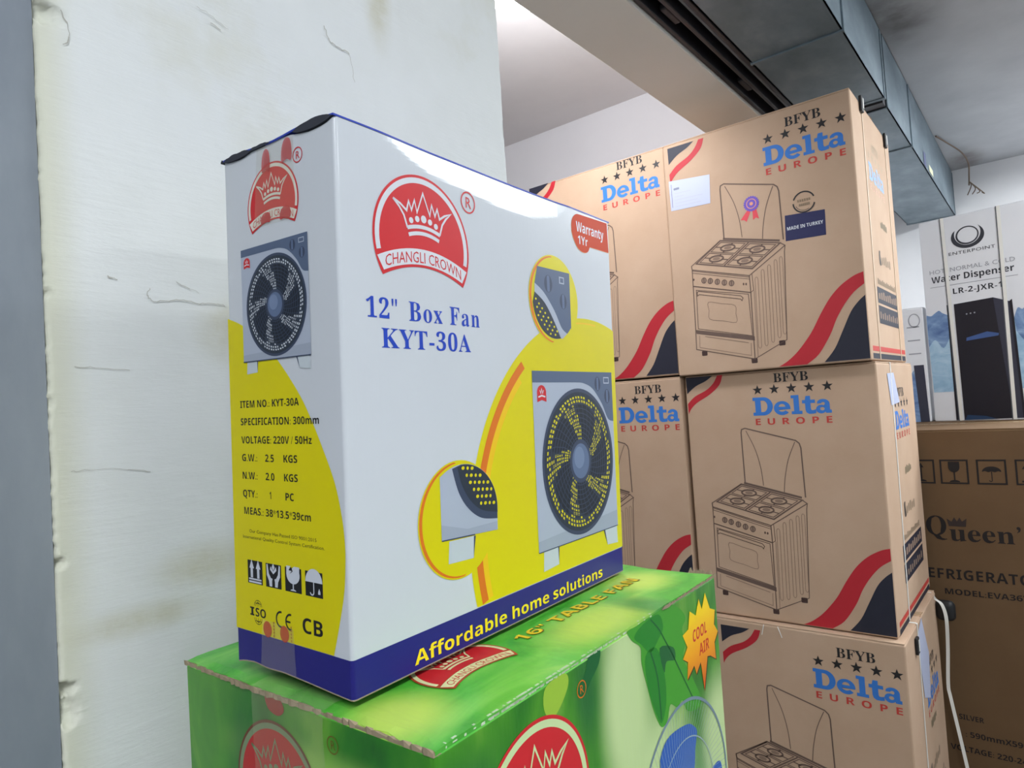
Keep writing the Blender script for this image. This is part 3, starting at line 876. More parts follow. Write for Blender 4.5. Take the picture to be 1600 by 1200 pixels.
def delta_word(p, u, v, m, k=1.0, layer=1):
    """slab-serif word, cap height 62 k"""
    T = lambda pts, x=0: [(u + (a + x) * k, v + b * k) for a, b in pts]
    p.add([T([(0, 62), (36, 62)] + arc(36, 31, 31, 31, 90, -90, 18) + [(0, 0), (0, 11), (8, 11), (8, 51), (0, 51)]),
           T([(27, 50.5), (34, 50.5)] + arc(34, 31, 15, 19.5, 90, -90, 16) + [(27, 11.5)])], m, layer)
    x = 70                                                   # e
    p.add([T(arc(27, 22, 27, 23.5, -6, 320, 30) + arc(27, 22, 14, 12, 318, 200, 14) + [(13.6, 17.5), (53.6, 17.5)], x),
           T(arc(27, 26.5, 11, 9.5, 0, 180, 12), x)], m, layer)
    x = 127                                                  # l
    p.add(T([(0, 0), (34, 0), (34, 10), (25, 10), (25, 63), (0, 63), (0, 53), (8, 53), (8, 10), (0, 10)], x), m, layer)
    x = 162                                                  # t
    p.add(T([(9, 34), (0, 34), (0, 45), (9, 45), (12, 58), (26, 58), (26, 45), (40, 45), (40, 34), (26, 34), (26, 16), (28, 11), (34, 11), (42, 13), (42, 1), (32, -1),
             (20, -1), (12, 4), (9, 13)], x), m, layer)
    x = 205                                                  # a
    p.add([T(arc(15, 13, 16, 14, 60, 300, 20) + [(28, 4), (29, 0), (46, 0), (46, 10), (41, 10), (41, 30)] + arc(21, 30, 20, 15.5, 0, 150, 16) +
             [(3, 31)] + [(17, 32)] + arc(21, 31, 6, 4.5, 150, 10, 6) + [(26, 28)], x),
           T(arc(18, 14, 7, 5.5, 0, 360, 14)[:-1], x)], m, layer)


def delta_logo(face, u, v, parent, label=None, kx=1.0, inks=None):
    """stars and words printed in three inks, one flat element"""
    p = Print(face, u, v, kx)
    BLK, TURQ, RUST = inks or (globals()['BLK'], globals()['TURQ'], globals()['RUST'])
    p.text('s', 'BFYB', 74, 110, 30, BLK, 1, width=114)
    for k in range(5):
        p.add(star(19.5 + 55.9 * k, 87, 18), BLK, 1)
    delta_word(p, 0, 0, TURQ)
    p.text('b', 'EUROPE', 2, -32, 21.5, RUST, 1, width=251, track=0.42)
    return p.build('brand_print', parent, label)


def stove_drawing(face, du, dv, parent):
    p = Print(face, du, dv)
    W = 3.2
    L = lambda pts, w=W, m=BRN, closed=False: p.line(pts, w, m, 1, closed)
    # glass lid
    L([(204, 464), (202.6, 637), (205, 649), (217, 653), (383, 608), (394, 598), (398, 583), (400.6, 420)], 4.2)
    L(smooth([(220, 644), (246.7, 581), (261.5, 517), (266.5, 456)], 6), 2.4)
    L(smooth([(380, 603), (355, 545), (340, 483), (334, 436)], 6), 2.4)
    # hob top
    hob = [(189.8, 459.5), (389.8, 411), (292.8, 343), (97, 394.7)]
    L(hob, 5.0, closed=True)
    L([(189.8, 459.5), (78.6, 389.3), (80, 376), (281, 321), (404.4, 400.2), (389.8, 411)], W)
    L([(200, 464), (389, 419)], 7.0)
    H = lambda a, b: tuple((hob[0][i] * (1 - a) + hob[1][i] * a) * (1 - b) + (hob[3][i] * (1 - a) + hob[2][i] * a) * b for i in (0, 1))
    L([H(0.5, 0.03), H(0.5, 0.97)], 4.5)
    for a in (0.25, 0.75):
        for b in (0.27, 0.73):
            L([H(a + 0.11 * math.cos(t / 14 * math.tau), b + 0.13 * math.sin(t / 14 * math.tau)) for t in range(14)], 5.5, BRN, True)
            p.add([H(a + 0.06 * math.cos(t / 14 * math.tau), b + 0.07 * math.sin(t / 14 * math.tau)) for t in range(14)], BRN2, 1)
            for dx, dy in ((0.21, 0), (-0.21, 0), (0, 0.21), (0, -0.21)):
                L([H(a + dx * 0.45, b + dy * 0.5), H(a + dx, b + dy)], 3.4)
            L([H(a - 0.21, b - 0.2), H(a + 0.21, b - 0.2), H(a + 0.21, b + 0.2), H(a - 0.21, b + 0.2)], 3.0, BRN, True)
    # body, control panel
    L([(78.6, 389.3), (80, 374), (79.4, 317), (77, 158), (75, 90), (279, 37), (281.7, 263), (281, 321)], W)
    L([(404.4, 400), (401, 380), (387.6, 90.6), (279, 37)], 2.6)
    L([(80.6, 372), (280.2, 316)], 2.4)
    L([(79.4, 317), (281.7, 263)], 4.0)
    L([(80.5, 365), (280.2, 309)], 1.8)
    L([(281.7, 263), (292, 270), (290, 325)], 2.0)
    for a, b in ((121, 331), (143.7, 325.5), (168.8, 318.5), (193.5, 311.7), (218.5, 305.4)):
        p.add(ellipse(a, b, 8.5, 9.5, 16), BRN2, 1)
        p.line(ellipse(a, b, 8.5, 9.5, 16), 2.6, BRN, 2, True)
        p.line([(a, b + 8), (a, b - 8)], 3.0, BRN, 2)
    for a, b in ((83.5, 340), (259.5, 295.4), (268, 294)):
        p.add(ellipse(a, b, 3, 4.5, 10), BRN, 1)
    # oven door, handle, window, drawer
    L([(90, 301), (87, 163), (276.5, 116), (273, 259)], 2.4, closed=True)
    L([(92.7, 293), (98, 296), (247, 257), (254, 249), (250, 240), (246, 246), (100, 284), (93, 280)], 2.6, closed=True)
    L(smooth([(131, 252), (178, 240), (224, 227.5), (225.5, 198), (225, 169), (178, 180), (131.7, 192), (131.3, 222)], 3, True), 2.0, BRN2, True)
    p.add([(78, 160), (283.4, 113.5), (283.4, 99), (79, 146)], BRN, 1)
    L([(90, 138), (88, 96), (268, 50), (270, 92)], 2.0, BRN2)
    L([(110, 133), (262, 94)], 2.4, BRN2)
    for a, b in ((104, 74), (277, 32), (372, 82)):
        p.add(rrect(a - 10, b - 9, a + 10, b + 8, 3), mat('print_dark_brown', (70, 50, 46), 0.7), 1)
    # pressed ribs of the side
    for a, t, b in ((304, 303, 80), (326, 325, 86), (348, 337, 95), (370, 350, 108), (388, 357, 118)):
        c = a - 5
        L(arc(a, t, 5, 9, 0, 180, 6) + arc(c, b, 5, 9, 180, 360, 6), 1.8, BRN2, True)
    L([(293, 268), (290, 44)], 2.0, BRN2)
    return p.build('stove_drawing', parent)


def swoosh(face, parent):
    p = Print(face)
    top = smooth([(356, 4), (385, 20), (420, 50), (463, 103), (496, 160), (528, 208), (563, 243), (601, 266), (628, 274)], 4)
    low = smooth([(628, 237), (597, 215), (568, 181), (542, 139), (520, 91), (482, 33), (444, 4)], 4)
    p.add(top + low, SWR, 1)
    p.add(smooth([(497, 6), (530, 46), (557, 100), (584, 155), (607, 184), (628, 202)], 4) + [(628, 6)], SWB, 1)
    return p.build('swoosh_print', parent)


def corner_flag(face, du, dv, parent):
    p = Print(face, du, dv)
    p.add(smooth([(6, 786), (40, 812), (80, 829), (106, 846)], 4) + [(5, 846)], SWB, 1)
    up = smooth([(6, 750), (36, 776), (81, 797), (108, 820), (124, 846)], 4)
    dn = smooth([(143, 846), (130, 812), (92, 780), (41, 752), (17, 730), (7, 712)], 4)
    p.add(up + dn, SWR, 1)
    return p.build('flag_print', parent)


# ================================================================== cartons
KRAFT = cardboard('kraft_carton', (184, 155, 130), (192, 164, 140))
KRAFT2 = cardboard('brown_carton', (100, 76, 52), (107, 83, 58))
EDGE = mat('cut_cardboard_edge', (158, 142, 118), 0.9, 0.1)
TAPE = mat('clear_tape', (214, 206, 176), 0.16, 0.6, alpha=0.13)
TAPEK = mat('parcel_tape', (206, 176, 138), 0.25, 0.5, alpha=0.5)
STRAP = mat('white_strap', (226, 224, 218), 0.4, 0.4)
CLIP = mat('black_clip', (28, 28, 30), 0.45, 0.4)


def carton_body(root, w, d, h, m, bevel=0.005, bulge=0.0, gap=0.002, tape=True):
    """closed carton: tube of four walls (origin = near right bottom corner, x from -w to 0, y from 0 to d), two top flaps"""
    bm = box_bm(-w, 0, 0, d, 0, h - 0.004, bevel, 3)
    o = from_bm('body', bm, m, root, label=None)
    for p in o.data.polygons:
        p.use_smooth = False
    box('flap', (-w + 0.002, -0.002, 0.002, d / 2 - gap, h - 0.0045, h), m, root, bevel=0.0015)
    box('flap', (-w + 0.002, -0.002, d / 2 + gap, d - 0.002, h - 0.0045, h), m, root, bevel=0.0015)
    if tape:
        box('tape', (-w + 0.001, 0.0004, d / 2 - 0.025, d / 2 + 0.025, h - 0.0002, h + 0.0002), TAPEK, root)
    return o


DW, DD, DH = 0.631, 0.643, 0.85


def stove_carton(label, loc, rz, logo, flag, sw=True, stove=(0, 0), side_logo=(225, 606), side=True, strap_u=(200,), clips=(), bottom=2.0, inks=None, strap_m=None):
    root = thing('stove_carton', label, 'carton', loc, (0, 0, rz), 'stove cartons stacked in two columns')
    carton_body(root, DW, DD, DH, KRAFT, 0.006)
    ff = face_map((-DW, 0, 0), (1, 0, 0), (0, 0, 1), 0.0003)
    fs = face_map((0, 0, 0), (0, 1, 0), (0, 0, 1), 0.0003)
    delta_logo(ff, logo[0], logo[1], root)
    corner_flag(ff, flag[0], flag[1], root)
    stove_drawing(ff, stove[0], stove[1], root)
    if sw:
        swoosh(ff, root)
    if side:
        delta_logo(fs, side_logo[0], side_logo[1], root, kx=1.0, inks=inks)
        p = Print(fs)
        for k in range(5):
            p.add(rrect(335 + k * 24, 462 + random.uniform(0, 6), 352 + k * 24, 492 - random.uniform(0, 8), 4), mat('print_olive', (120, 108, 84), 0.7), 1)
        p.build('small_marks', root)
        p = Print(fs)
        p.add(smooth([(262, 330), (262, 372), (285, 376), (282, 362), (292, 330)], 3, True), mat('print_soft_black', (70, 62, 56), 0.7), 1)
        for k in range(5):
            p.add(rrect(300 + k * 34, 332 + 3 * (k % 2), 324 + k * 34, 358 + 5 * (k % 3), 8), mat('print_taupe', (138, 118, 96), 0.7), 1)
        p.build('small_marks', root)
        p = Print(fs)
        for k in range(13):
            p.add(rrect(200 + k * 25, 256, 219 + k * 25, 276 - 3 * (k % 3), 3), mat('print_taupe', (138, 118, 96), 0.7), 1)
        p.build('small_lettering', root)
        p = Print(fs)
        p.add(rect(180, 192, 548, 246), SWB, 1)
        p.add(rect(180, 124, 548, 184), SWB, 1)
        for k in range(9):
            p.add(rrect(196 + k * 38, 206, 222 + k * 38, 226 + 4 * (k % 3), 4), BRN2, 2)
            p.add(rrect(196 + k * 38, 140, 216 + k * 38, 164 - 5 * (k % 2), 4), BRN2, 2)
        p.build('warning_panel', root, 'dark printed panel')
        p = Print(fs)
        p.add(rect(30, bottom + 24, 622, bottom + 40), RUST, 1)
        p.add(rect(30, bottom, 622, bottom + 17), SWB, 1)
        p.build('stripe_print', root)
    for su in strap_u:
        u = su / 1000
        bm = strap_bm([(0.0012, u + 0.012, DH - 0.001), (0.0012, u, DH * 0.5), (0.0012, u - 0.012, 0.004)], 0.011, 0.0012, (0, 1, 0))
        strap_bm([(0.0012, u + 0.012, DH - 0.001), (-0.004, u + 0.012, DH + 0.0008), (-DW, u + 0.012, DH + 0.0008)], 0.011, 0.0008, (0, 1, 0), bm)
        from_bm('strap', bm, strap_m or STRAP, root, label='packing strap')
    for cu, cv in clips:
        c = thing_part('strap_clip', root)
        bm = box_bm(0.0005, 0.010, cu / 1000 - 0.016, cu / 1000 + 0.016, cv / 1000 - 0.030, cv / 1000 + 0.022, 0.003)
        from_bm_into(c, bm, CLIP)
        box('strap_end', (0.0102, 0.0116, cu / 1000 - 0.005, cu / 1000 + 0.008, cv / 1000 - 0.020, cv / 1000 + 0.014), STRAP, c)
    return root, ff, fs


def thing_part(name, parent):
    o = bpy.data.objects.new(name, bpy.data.meshes.new(name))
    COL.objects.link(o)
    o.parent = parent
    return o


def from_bm_into(o, bm, m):
    bmesh.ops.recalc_face_normals(bm, faces=bm.faces)
    bm.to_mesh(o.data)
    bm.free()
    o.data.materials.append(m)


# --- right column, top to bottom
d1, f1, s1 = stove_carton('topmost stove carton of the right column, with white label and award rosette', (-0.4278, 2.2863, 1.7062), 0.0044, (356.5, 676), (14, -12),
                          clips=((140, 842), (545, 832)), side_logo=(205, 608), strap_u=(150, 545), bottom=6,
                          inks=(mat('glare_black_ink', (172, 150, 122), 0.6), mat('glare_blue_ink', (132, 164, 204), 0.6), mat('glare_red_ink', (206, 160, 138), 0.6)),  # paler copies of the inks: glare on this side put into the colour
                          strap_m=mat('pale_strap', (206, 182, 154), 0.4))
p = Print(f1)
p.add([(15.4, 713.5), (169.5, 699.3), (165, 598), (16.9, 603.6)], PAPER, 2)
p.line([(24, 700), (24, 615)], 2.0, mat('print_violet', (120, 112, 150)), 3)
p.add(rrect(32, 676, 54, 684, 3), mat('print_grey_ink', (128, 132, 152)), 3)
for k, (a, b) in enumerate(((34, 96), (34, 70), (34, 140), (34, 120), (34, 132))):
    p.line([(a, 664 - 12 * k), (b, 664 - 12 * k - 0.02 * b)], 1.6, mat('print_pale_ink', (176, 176, 190)), 3)
p.build('label_sticker', d1, 'white paper label')
p = Print(f1, 306, 562)
PURP = mat('rosette_purple', (104, 76, 176), 0.5)
PINK = mat('rosette_red', (214, 66, 76), 0.5)
p.add([(-14, -18), (-2, -20), (-20, -58), (-28, -50), (-40, -48)], PINK, 1)
p.add([(2, -20), (14, -18), (22, -56), (12, -50), (2, -56)], PINK, 1)
p.add([(27 * (1 if k % 2 == 0 else 0.9) * math.cos(k * math.tau / 40), 27 * (1 if k % 2 == 0 else 0.9) * math.sin(k * math.tau / 40)) for k in range(40)], PURP, 2)
p.add([ellipse(0, 0, 17), ellipse(0, 0, 14.5)], mat('rosette_gold', (220, 150, 120), 0.5), 3)
p.add(ellipse(0, 0, 6, n=20), mat('rosette_gold', (220, 150, 120)), 3)
p.build('rosette_print', d1, 'purple award rosette with red ribbons')
p = Print(f1, 473, 528)
p.line(arc(0, 0, 33, 33, 20, 160, 20), 4.5, BLK, 2)
p.line(arc(0, 0, 33, 33, 180, 345, 20), 4.5, BLK, 2)
p.line(arc(0, 0, 27, 27, 200, 300, 14), 1.5, BLK, 2)
for k, (a, b) in enumerate(((-20, 22), (-16, 18))):
    for q in range(6):
        x = a + (b - a) * q / 6
        p.add(rect(x, 2 - 14 * k, x + 5, 10 - 14 * k), mat('print_taupe', (138, 118, 96)), 2)
p.build('round_seal', d1)
p = Print(f1)
p.add([(411, 496.5), (533.4, 489.5), (531.5, 408.5), (408, 412.7)], mat('print_deep_navy', (30, 32, 78), 0.6), 1)
p.text('b', 'MADE IN TURKEY', 414, 446, 11, WHT, 2, width=112)
p.build('origin_panel', d1, 'navy origin panel')

d2c, f2, s2 = stove_carton('middle stove carton of the right column, with white tape on its side', (-0.4227, 2.3159, 0.8530), -0.0044, (243, 697), (0, 0), stove=(-8, 2),
                           side_logo=(235, 622), strap_u=(205,), bottom=-1 + 3)
p = Print(s2)
p.add([(150, 812), (262, 814), (330, 712), (185, 706)], PAPER, 4)
p.build('tape_patch', d2c, 'white tape patch')

d3, f3, s3 = stove_carton('lowest stove carton of the right column, with loose white strap and buckle', (-0.402, 2.288, 0.0), 0.0, (360, 668), (56, -22), stove=(4, -8),
                          side_logo=(300, 545), strap_u=(206,), clips=((165, 800),), side=True)
p = Print(s3)
p.add([(200, 812), (300, 846), (395, 700), (360, 560), (250, 600)], PAPER, 3)
p.build('paper_patch', d3, 'torn white paper')
# loose strap with its buckle at the back top edge
o = thing_part('strap_buckle', d3)
from_bm_into(o, box_bm(-0.002, 0.062, 0.615, 0.655, 0.745, 0.820, 0.02, 4), CLIP)
for q in o.data.polygons:
    q.use_smooth = True
bm = strap_bm(smooth([(-0.012, 0.60, 0.852), (0.004, 0.612, 0.826), (0.022, 0.608, 0.812), (0.032, 0.606, 0.78), (0.034, 0.608, 0.735), (0.028, 0.626, 0.64), (0.018, 0.640, 0.51),
                      (0.022, 0.642, 0.46), (0.040, 0.642, 0.33), (0.056, 0.642, 0.21), (0.075, 0.642, 0.06), (0.085, 0.642, 0.004)], 5), 0.013, 0.0015, (0.85, 0.2, 0))
from_bm('loose_strap', bm, STRAP, d3, label='white strap hanging loose')
for x, dx in ((-0.418, -0.008), (-0.372, 0.012)):
    from_bm('string', tube_bm([(x, -0.002, 0.846), (x + dx, -0.003, 0.812)], 0.0014, 6), STRAP, d3)

# --- left column
stove_carton('pale-lit upper stove carton of the left column, behind the fan carton', (-1.064, 2.300, 1.7125), 0, (356, 704), (0, 4), stove=(0, 0), side=False, strap_u=())
stove_carton('lower stove carton of the left column, behind the fan carton', (-1.064, 2.302, 0.8555), 0, (366, 687), (2, -2), side=False, strap_u=())
stove_carton('stove carton at the foot of the left column, hidden by the green carton', (-1.064, 2.30, 0.0), 0, (356, 690), (0, 0), side=False, strap_u=())

# ------------------------------------------------------------------ refrigerator carton
fr = thing('refrigerator_carton', 'tall brown refrigerator carton with black lettering, under the dispenser carton', 'carton', (0.05, 3.0, 0.0))
FW, FD, FH = 0.67, 0.80, 1.4435
carton_body(fr, FW, FD, FH, KRAFT2, 0.005)
ff = face_map((-FW, 0, 0), (1, 0, 0), (0, 0, 1), 0.0003)
INK = mat('print_ink_brown_black', (26, 20, 20), 0.7)


def care_icon(p, u0, kind):
    u1, v0, v1 = u0 + 90, 1239, 1330.5
    p.line([(u0 + 3, v0 + 3), (u1 - 3, v0 + 3), (u1 - 3, v1 - 3), (u0 + 3, v1 - 3)], 6, INK, 1, True)
    c = (u0 + u1) / 2
    if kind == 'glass':
        p.add([(c - 18, v1 - 8), (c + 18, v1 - 8)] + arc(c, v1 - 28, 18, 20, 0, -180, 12), INK, 1)
        p.add([(c - 2.5, v0 + 14), (c + 2.5, v0 + 14), (c + 2.5, v1 - 46), (c - 2.5, v1 - 46)], INK, 1)
        p.add(arc(c, v0 + 7, 17, 8, 0, 180, 8), INK, 1)
    elif kind == 'umbrella':
        p.add(arc(c, v1 - 45, 29, 20, 0, 180, 14) + [(c - 20, v1 - 42), (c - 10, v1 - 46), (c, v1 - 43), (c + 10, v1 - 46), (c + 20, v1 - 42)], INK, 1)
        p.line([(c, v1 - 44), (c, v0 + 16)] + arc(c - 4, v0 + 16, 4, 5, 0, -180, 6), 3.0, INK, 1)
    elif kind == 'arrow':
        p.add([(c - 2.5, v0 + 16), (c + 2.5, v0 + 16), (c + 2.5, v1 - 30), (c + 9, v1 - 30), (c, v1 - 12), (c - 9, v1 - 30), (c - 2.5, v1 - 30)], INK, 1)
        p.add(arc(c, v0 + 8, 17, 8, 0, 180, 8), INK, 1)
    else:
        for du in (-14, 14):
            p.add([(c + du - 4, v0 + 20), (c + du + 4, v0 + 20), (c + du + 4, v1 - 34), (c + du + 12, v1 - 34), (c + du, v1 - 14), (c + du - 12, v1 - 34), (c + du - 4, v1 - 34)], INK, 1)
        p.add(rect(c - 28, v0 + 10, c + 28, v0 + 16), INK, 1)
    return p


for u0, k in ((152, 'arrow'), (259, 'glass'), (374, 'umbrella'), (489, 'arrows')):
    q = Print(ff)
    care_icon(q, u0, k)
    q.build('care_icon', fr)
p = Print(ff)
p.text('s', 'Q', 194, 1044, 72, INK, 1, width=74)
p.text('s', 'ueen’s', 271, 1026, 62, INK, 1, width=266)
p.add([(272, 1080), (267, 1108), (282, 1097), (291, 1114), (299, 1099), (308, 1114), (315, 1099), (330, 1111), (326, 1080)], mat('print_crown_brown', (50, 38, 36), 0.7), 1)
p.build('brand_lettering', fr)
p = Print(ff)
p.text('b', 'REFRIGERATOR', 154, 881, 37, INK, 1, width=392, track=0.03)
p.build('product_lettering', fr)
p = Print(ff)
p.text('b', 'MODEL:EVA36V', 239, 823.5, 21, INK, 1, width=262)
p.build('model_lettering', fr)
p = Print(ff)
p.text('b', 'SILVER', 252, 359, 19, INK, 1, width=78)
p.build('specification_lettering', fr)
p = Print(ff)
p.text('b', ': 590mmX590', 268, 297, 20, INK, 1, width=190)
p.build('specification_lettering', fr)
p = Print(ff)
p.text('b', 'VOLTAGE: 220-24', 218, 240, 20, INK, 1, width=232)
p.build('specification_lettering', fr)

# ------------------------------------------------------------------ water dispenser carton on it
WHITEBOX = mottled('white_carton', [(0.3, (216, 217, 222)), (0.7, (224, 225, 229))], 3.0, 0.5, 0.35, bump=0.04)
wd = thing('dispenser_carton', 'tall white water dispenser carton with ring logo, on the refrigerator carton', 'carton', (-0.4347 + 0.401 * math.cos(0.2016), 3.593 - 0.401 * math.sin(0.2016), 1.4442), (0, 0, -0.2016))
carton_body(wd, 0.401, 0.36, 0.913, WHITEBOX, 0.004)
fw = face_map((-0.401, 0, 0), (1, 0, 0), (0, 0, 1), 0.0003)
DGR = mat('print_dark_grey', (52, 54, 62), 0.5)
MGR = mat('print_mid_grey', (150, 152, 160), 0.5)
p = Print(fw, 187, 815)
p.add([ellipse(0, 0, 44, 40), ellipse(1, 1, 38, 34)], DGR, 1)
p.add(arc(1, -4, 63, 52, 150, 400, 40) + arc(1, 8, 50, 50, 395, 155, 40), DGR, 1)
p.build('ring_logo', wd)
p = Print(fw)
p.text('p', 'ENTERPOINT', 109, 738, 14, DGR, 1, width=177, track=0.1)
p.build('brand_lettering', wd)
p = Print(fw)
p.text('p', 'HOT  NORMAL & COLD', 27, 667, 19, MGR, 1, width=324)
p.build('caption_lettering', wd)
p = Print(fw)
p.text('b', 'Water Dispenser', 34, 627, 28, DGR, 1, width=312)
p.line([(27, 608), (356, 607)], 2.4, MGR, 1)
p.build('product_lettering', wd)
p = Print(fw)
p.text('b', 'LR-2-JXR-1', 112, 566, 24, DGR, 1, width=192, track=0.03)
p.build('model_lettering', wd)


def water_print(name, cols):
    m = mat(name, cols[0], 0.5, 0.35)
    t = NT(m)
    t.l(t.ramp(t.noise(t.coord((9, 9, 12)), 1.0, 5, 0.6, 1.5), [(0.3, cols[0]), (0.5, cols[1]), (0.7, cols[2])]), t.b.inputs['Base Color'])
    return m


WATER_D = water_print('water_deep_print', ((78, 104, 150), (112, 140, 180), (150, 176, 206)))
WATER = water_print('water_pale_print', ((132, 168, 198), (156, 188, 212), (176, 202, 220)))
p = Print(fw)
crest = [(2, 486), (20, 480), (38, 492), (54, 500), (66, 488), (90, 474)]
p.add([(90, 132), (6, 132)] + smooth([(1, 380), (1, 440)], 2) + [(1, 470)] + smooth(crest, 4), WATER, 1)
p.add(smooth(crest, 4) + smooth([(90, 380), (60, 330), (30, 370), (2, 340)], 4), WATER_D, 2)
p.build('water_print', wd, 'blue water splash print')
p = Print(fw)
crest2 = [(330, 430), (345, 470), (362, 462), (380, 490), (400, 480)]
p.add([(400, 132), (318, 132)] + smooth(crest2, 4), WATER, 1)
p.add(smooth(crest2, 4) + smooth([(400, 350), (370, 320), (335, 370)], 4), WATER_D, 2)
p.build('water_print', wd, 'blue water splash print')
p = Print(fw)
NIGHT = mat('print_night', (26, 27, 38), 0.4)
NIGHT2 = mat('print_night_side', (52, 54, 70), 0.4)
p.add([(114, 520), (262, 527), (300, 8), (118, 4)], NIGHT, 3)
p.add([(262, 527), (318, 502), (332, 8), (298, 8)], NIGHT2, 3)
p.add([(86, 520), (106, 523), (106, 4), (86, 4)], NIGHT, 3)
p.add([(318, 502), (328, 510), (340, 8), (331, 8)], NIGHT, 3)
p.add([(150, 352), (270, 362), (272, 372), (230, 384), (152, 366)], mat('print_blue_glint', (62, 88, 140), 0.4), 4)
for k in range(3):
    p.add(ellipse(160 + 15 * k, 470 + k, 3.4, n=10), MGR, 4)
p.add([(120, 4), (240, 6), (200, 20), (130, 26)], mat('print_blue_dark_glint', (34, 60, 92), 0.4), 4)
p.build('dispenser_picture', wd, 'black water dispenser picture')
for u0, u1 in ((0.095, 0.106), (0.308, 0.303)):
    bm = strap_bm([(-0.401 + u0, -0.0022, 0.912), (-0.401 + u1, -0.0022, 0.002)], 0.013, 0.0016, (1, 0, 0))
    from_bm('strap', bm, STRAP, wd, label='white packing strap')
    bm = strap_bm([(-0.401 + u0 - 0.0085, -0.0016, 0.912), (-0.401 + u1 - 0.0085, -0.0016, 0.002)], 0.004, 0.0006, (1, 0, 0))  # grey strip beside the strap stands in for its shadow
    from_bm('strap_shadow', bm, mat('strap_shadow_grey', (92, 98, 104)), wd)

ws = thing('water_carton', 'small white carton with blue water print, left of the dispenser carton', 'carton', (-0.447, 3.60, 1.4442))
carton_body(ws, 0.22, 0.12, 0.53, WHITEBOX, 0.004)
f = face_map((-0.22, 0, 0), (1, 0, 0), (0, 0, 1), 0.0003)
p = Print(f)
p.add([(60, 0), (200, 0), (172, 150), (150, 190), (128, 170), (110, 240), (96, 170), (78, 160), (60, 120)], WATER, 1)
p.add([(150, 0), (182, 0), (165, 240), (150, 220), (140, 120)], WATER_D, 2)
p.add([(176, 0), (212, 0), (206, 262), (166, 262)], NIGHT2, 3)
p.build('water_print', ws, 'blue water splash print')
p = Print(f)
for k in range(3):
    p.line([(150, 440 - 62 * k), (200, 440 - 62 * k)], 5, MGR, 2)
p.line(ellipse(182, 470, 22, 30, 20), 4, MGR, 2, True)
p.line([(88, 0), (88, 528)], 2.0, mat('print_pale_line', (196, 200, 222)), 1)
p.build('small_marks', ws)

# ------------------------------------------------------------------ green table-fan cartons (only the top one shows)
GW, GL_, GH = 0.29, 0.433, 0.4803


def green_print():
    m = mat('green_leaf_print', (96, 190, 60), 0.32, 0.45)
    t = NT(m)
    v = t.coord()
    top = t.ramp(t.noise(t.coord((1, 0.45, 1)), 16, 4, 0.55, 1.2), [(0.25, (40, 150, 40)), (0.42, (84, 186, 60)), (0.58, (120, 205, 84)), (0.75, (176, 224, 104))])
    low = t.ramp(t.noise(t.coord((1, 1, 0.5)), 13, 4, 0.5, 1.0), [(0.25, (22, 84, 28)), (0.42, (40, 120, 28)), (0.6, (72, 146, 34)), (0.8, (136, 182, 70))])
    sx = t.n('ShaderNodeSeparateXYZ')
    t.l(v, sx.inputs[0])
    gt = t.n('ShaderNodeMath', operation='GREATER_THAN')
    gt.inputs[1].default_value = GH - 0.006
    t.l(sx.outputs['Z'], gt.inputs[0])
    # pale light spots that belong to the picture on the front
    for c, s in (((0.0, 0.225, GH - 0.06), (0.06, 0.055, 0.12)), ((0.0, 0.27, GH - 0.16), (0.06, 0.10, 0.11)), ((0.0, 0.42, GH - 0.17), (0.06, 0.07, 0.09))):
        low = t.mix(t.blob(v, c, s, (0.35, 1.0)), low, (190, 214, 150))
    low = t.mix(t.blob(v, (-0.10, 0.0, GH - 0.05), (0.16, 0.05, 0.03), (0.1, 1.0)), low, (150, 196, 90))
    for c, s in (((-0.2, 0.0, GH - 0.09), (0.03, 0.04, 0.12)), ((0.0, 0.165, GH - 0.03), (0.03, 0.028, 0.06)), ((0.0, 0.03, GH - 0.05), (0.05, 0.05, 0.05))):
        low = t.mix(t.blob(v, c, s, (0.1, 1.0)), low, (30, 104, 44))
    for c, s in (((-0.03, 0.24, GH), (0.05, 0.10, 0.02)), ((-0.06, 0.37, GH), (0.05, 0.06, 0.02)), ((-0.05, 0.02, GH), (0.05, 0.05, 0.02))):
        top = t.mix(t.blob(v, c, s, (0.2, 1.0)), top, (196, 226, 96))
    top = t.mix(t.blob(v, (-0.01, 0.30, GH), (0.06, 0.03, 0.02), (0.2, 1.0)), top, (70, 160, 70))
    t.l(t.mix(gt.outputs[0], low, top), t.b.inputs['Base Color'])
    t.bump(t.noise(t.coord((30, 160, 30)), 1.0, 2), 0.25, 0.0012)
    return m


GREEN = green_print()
GPALE = mat('gloss_pale_green', (196, 218, 160), 0.3)
GDARK = mat('gloss_leaf_green', (36, 128, 40), 0.3)
GMID = mat('gloss_mid_green', (66, 152, 44), 0.3)
GDEEP = mat('gloss_deep_green', (26, 96, 48), 0.3)


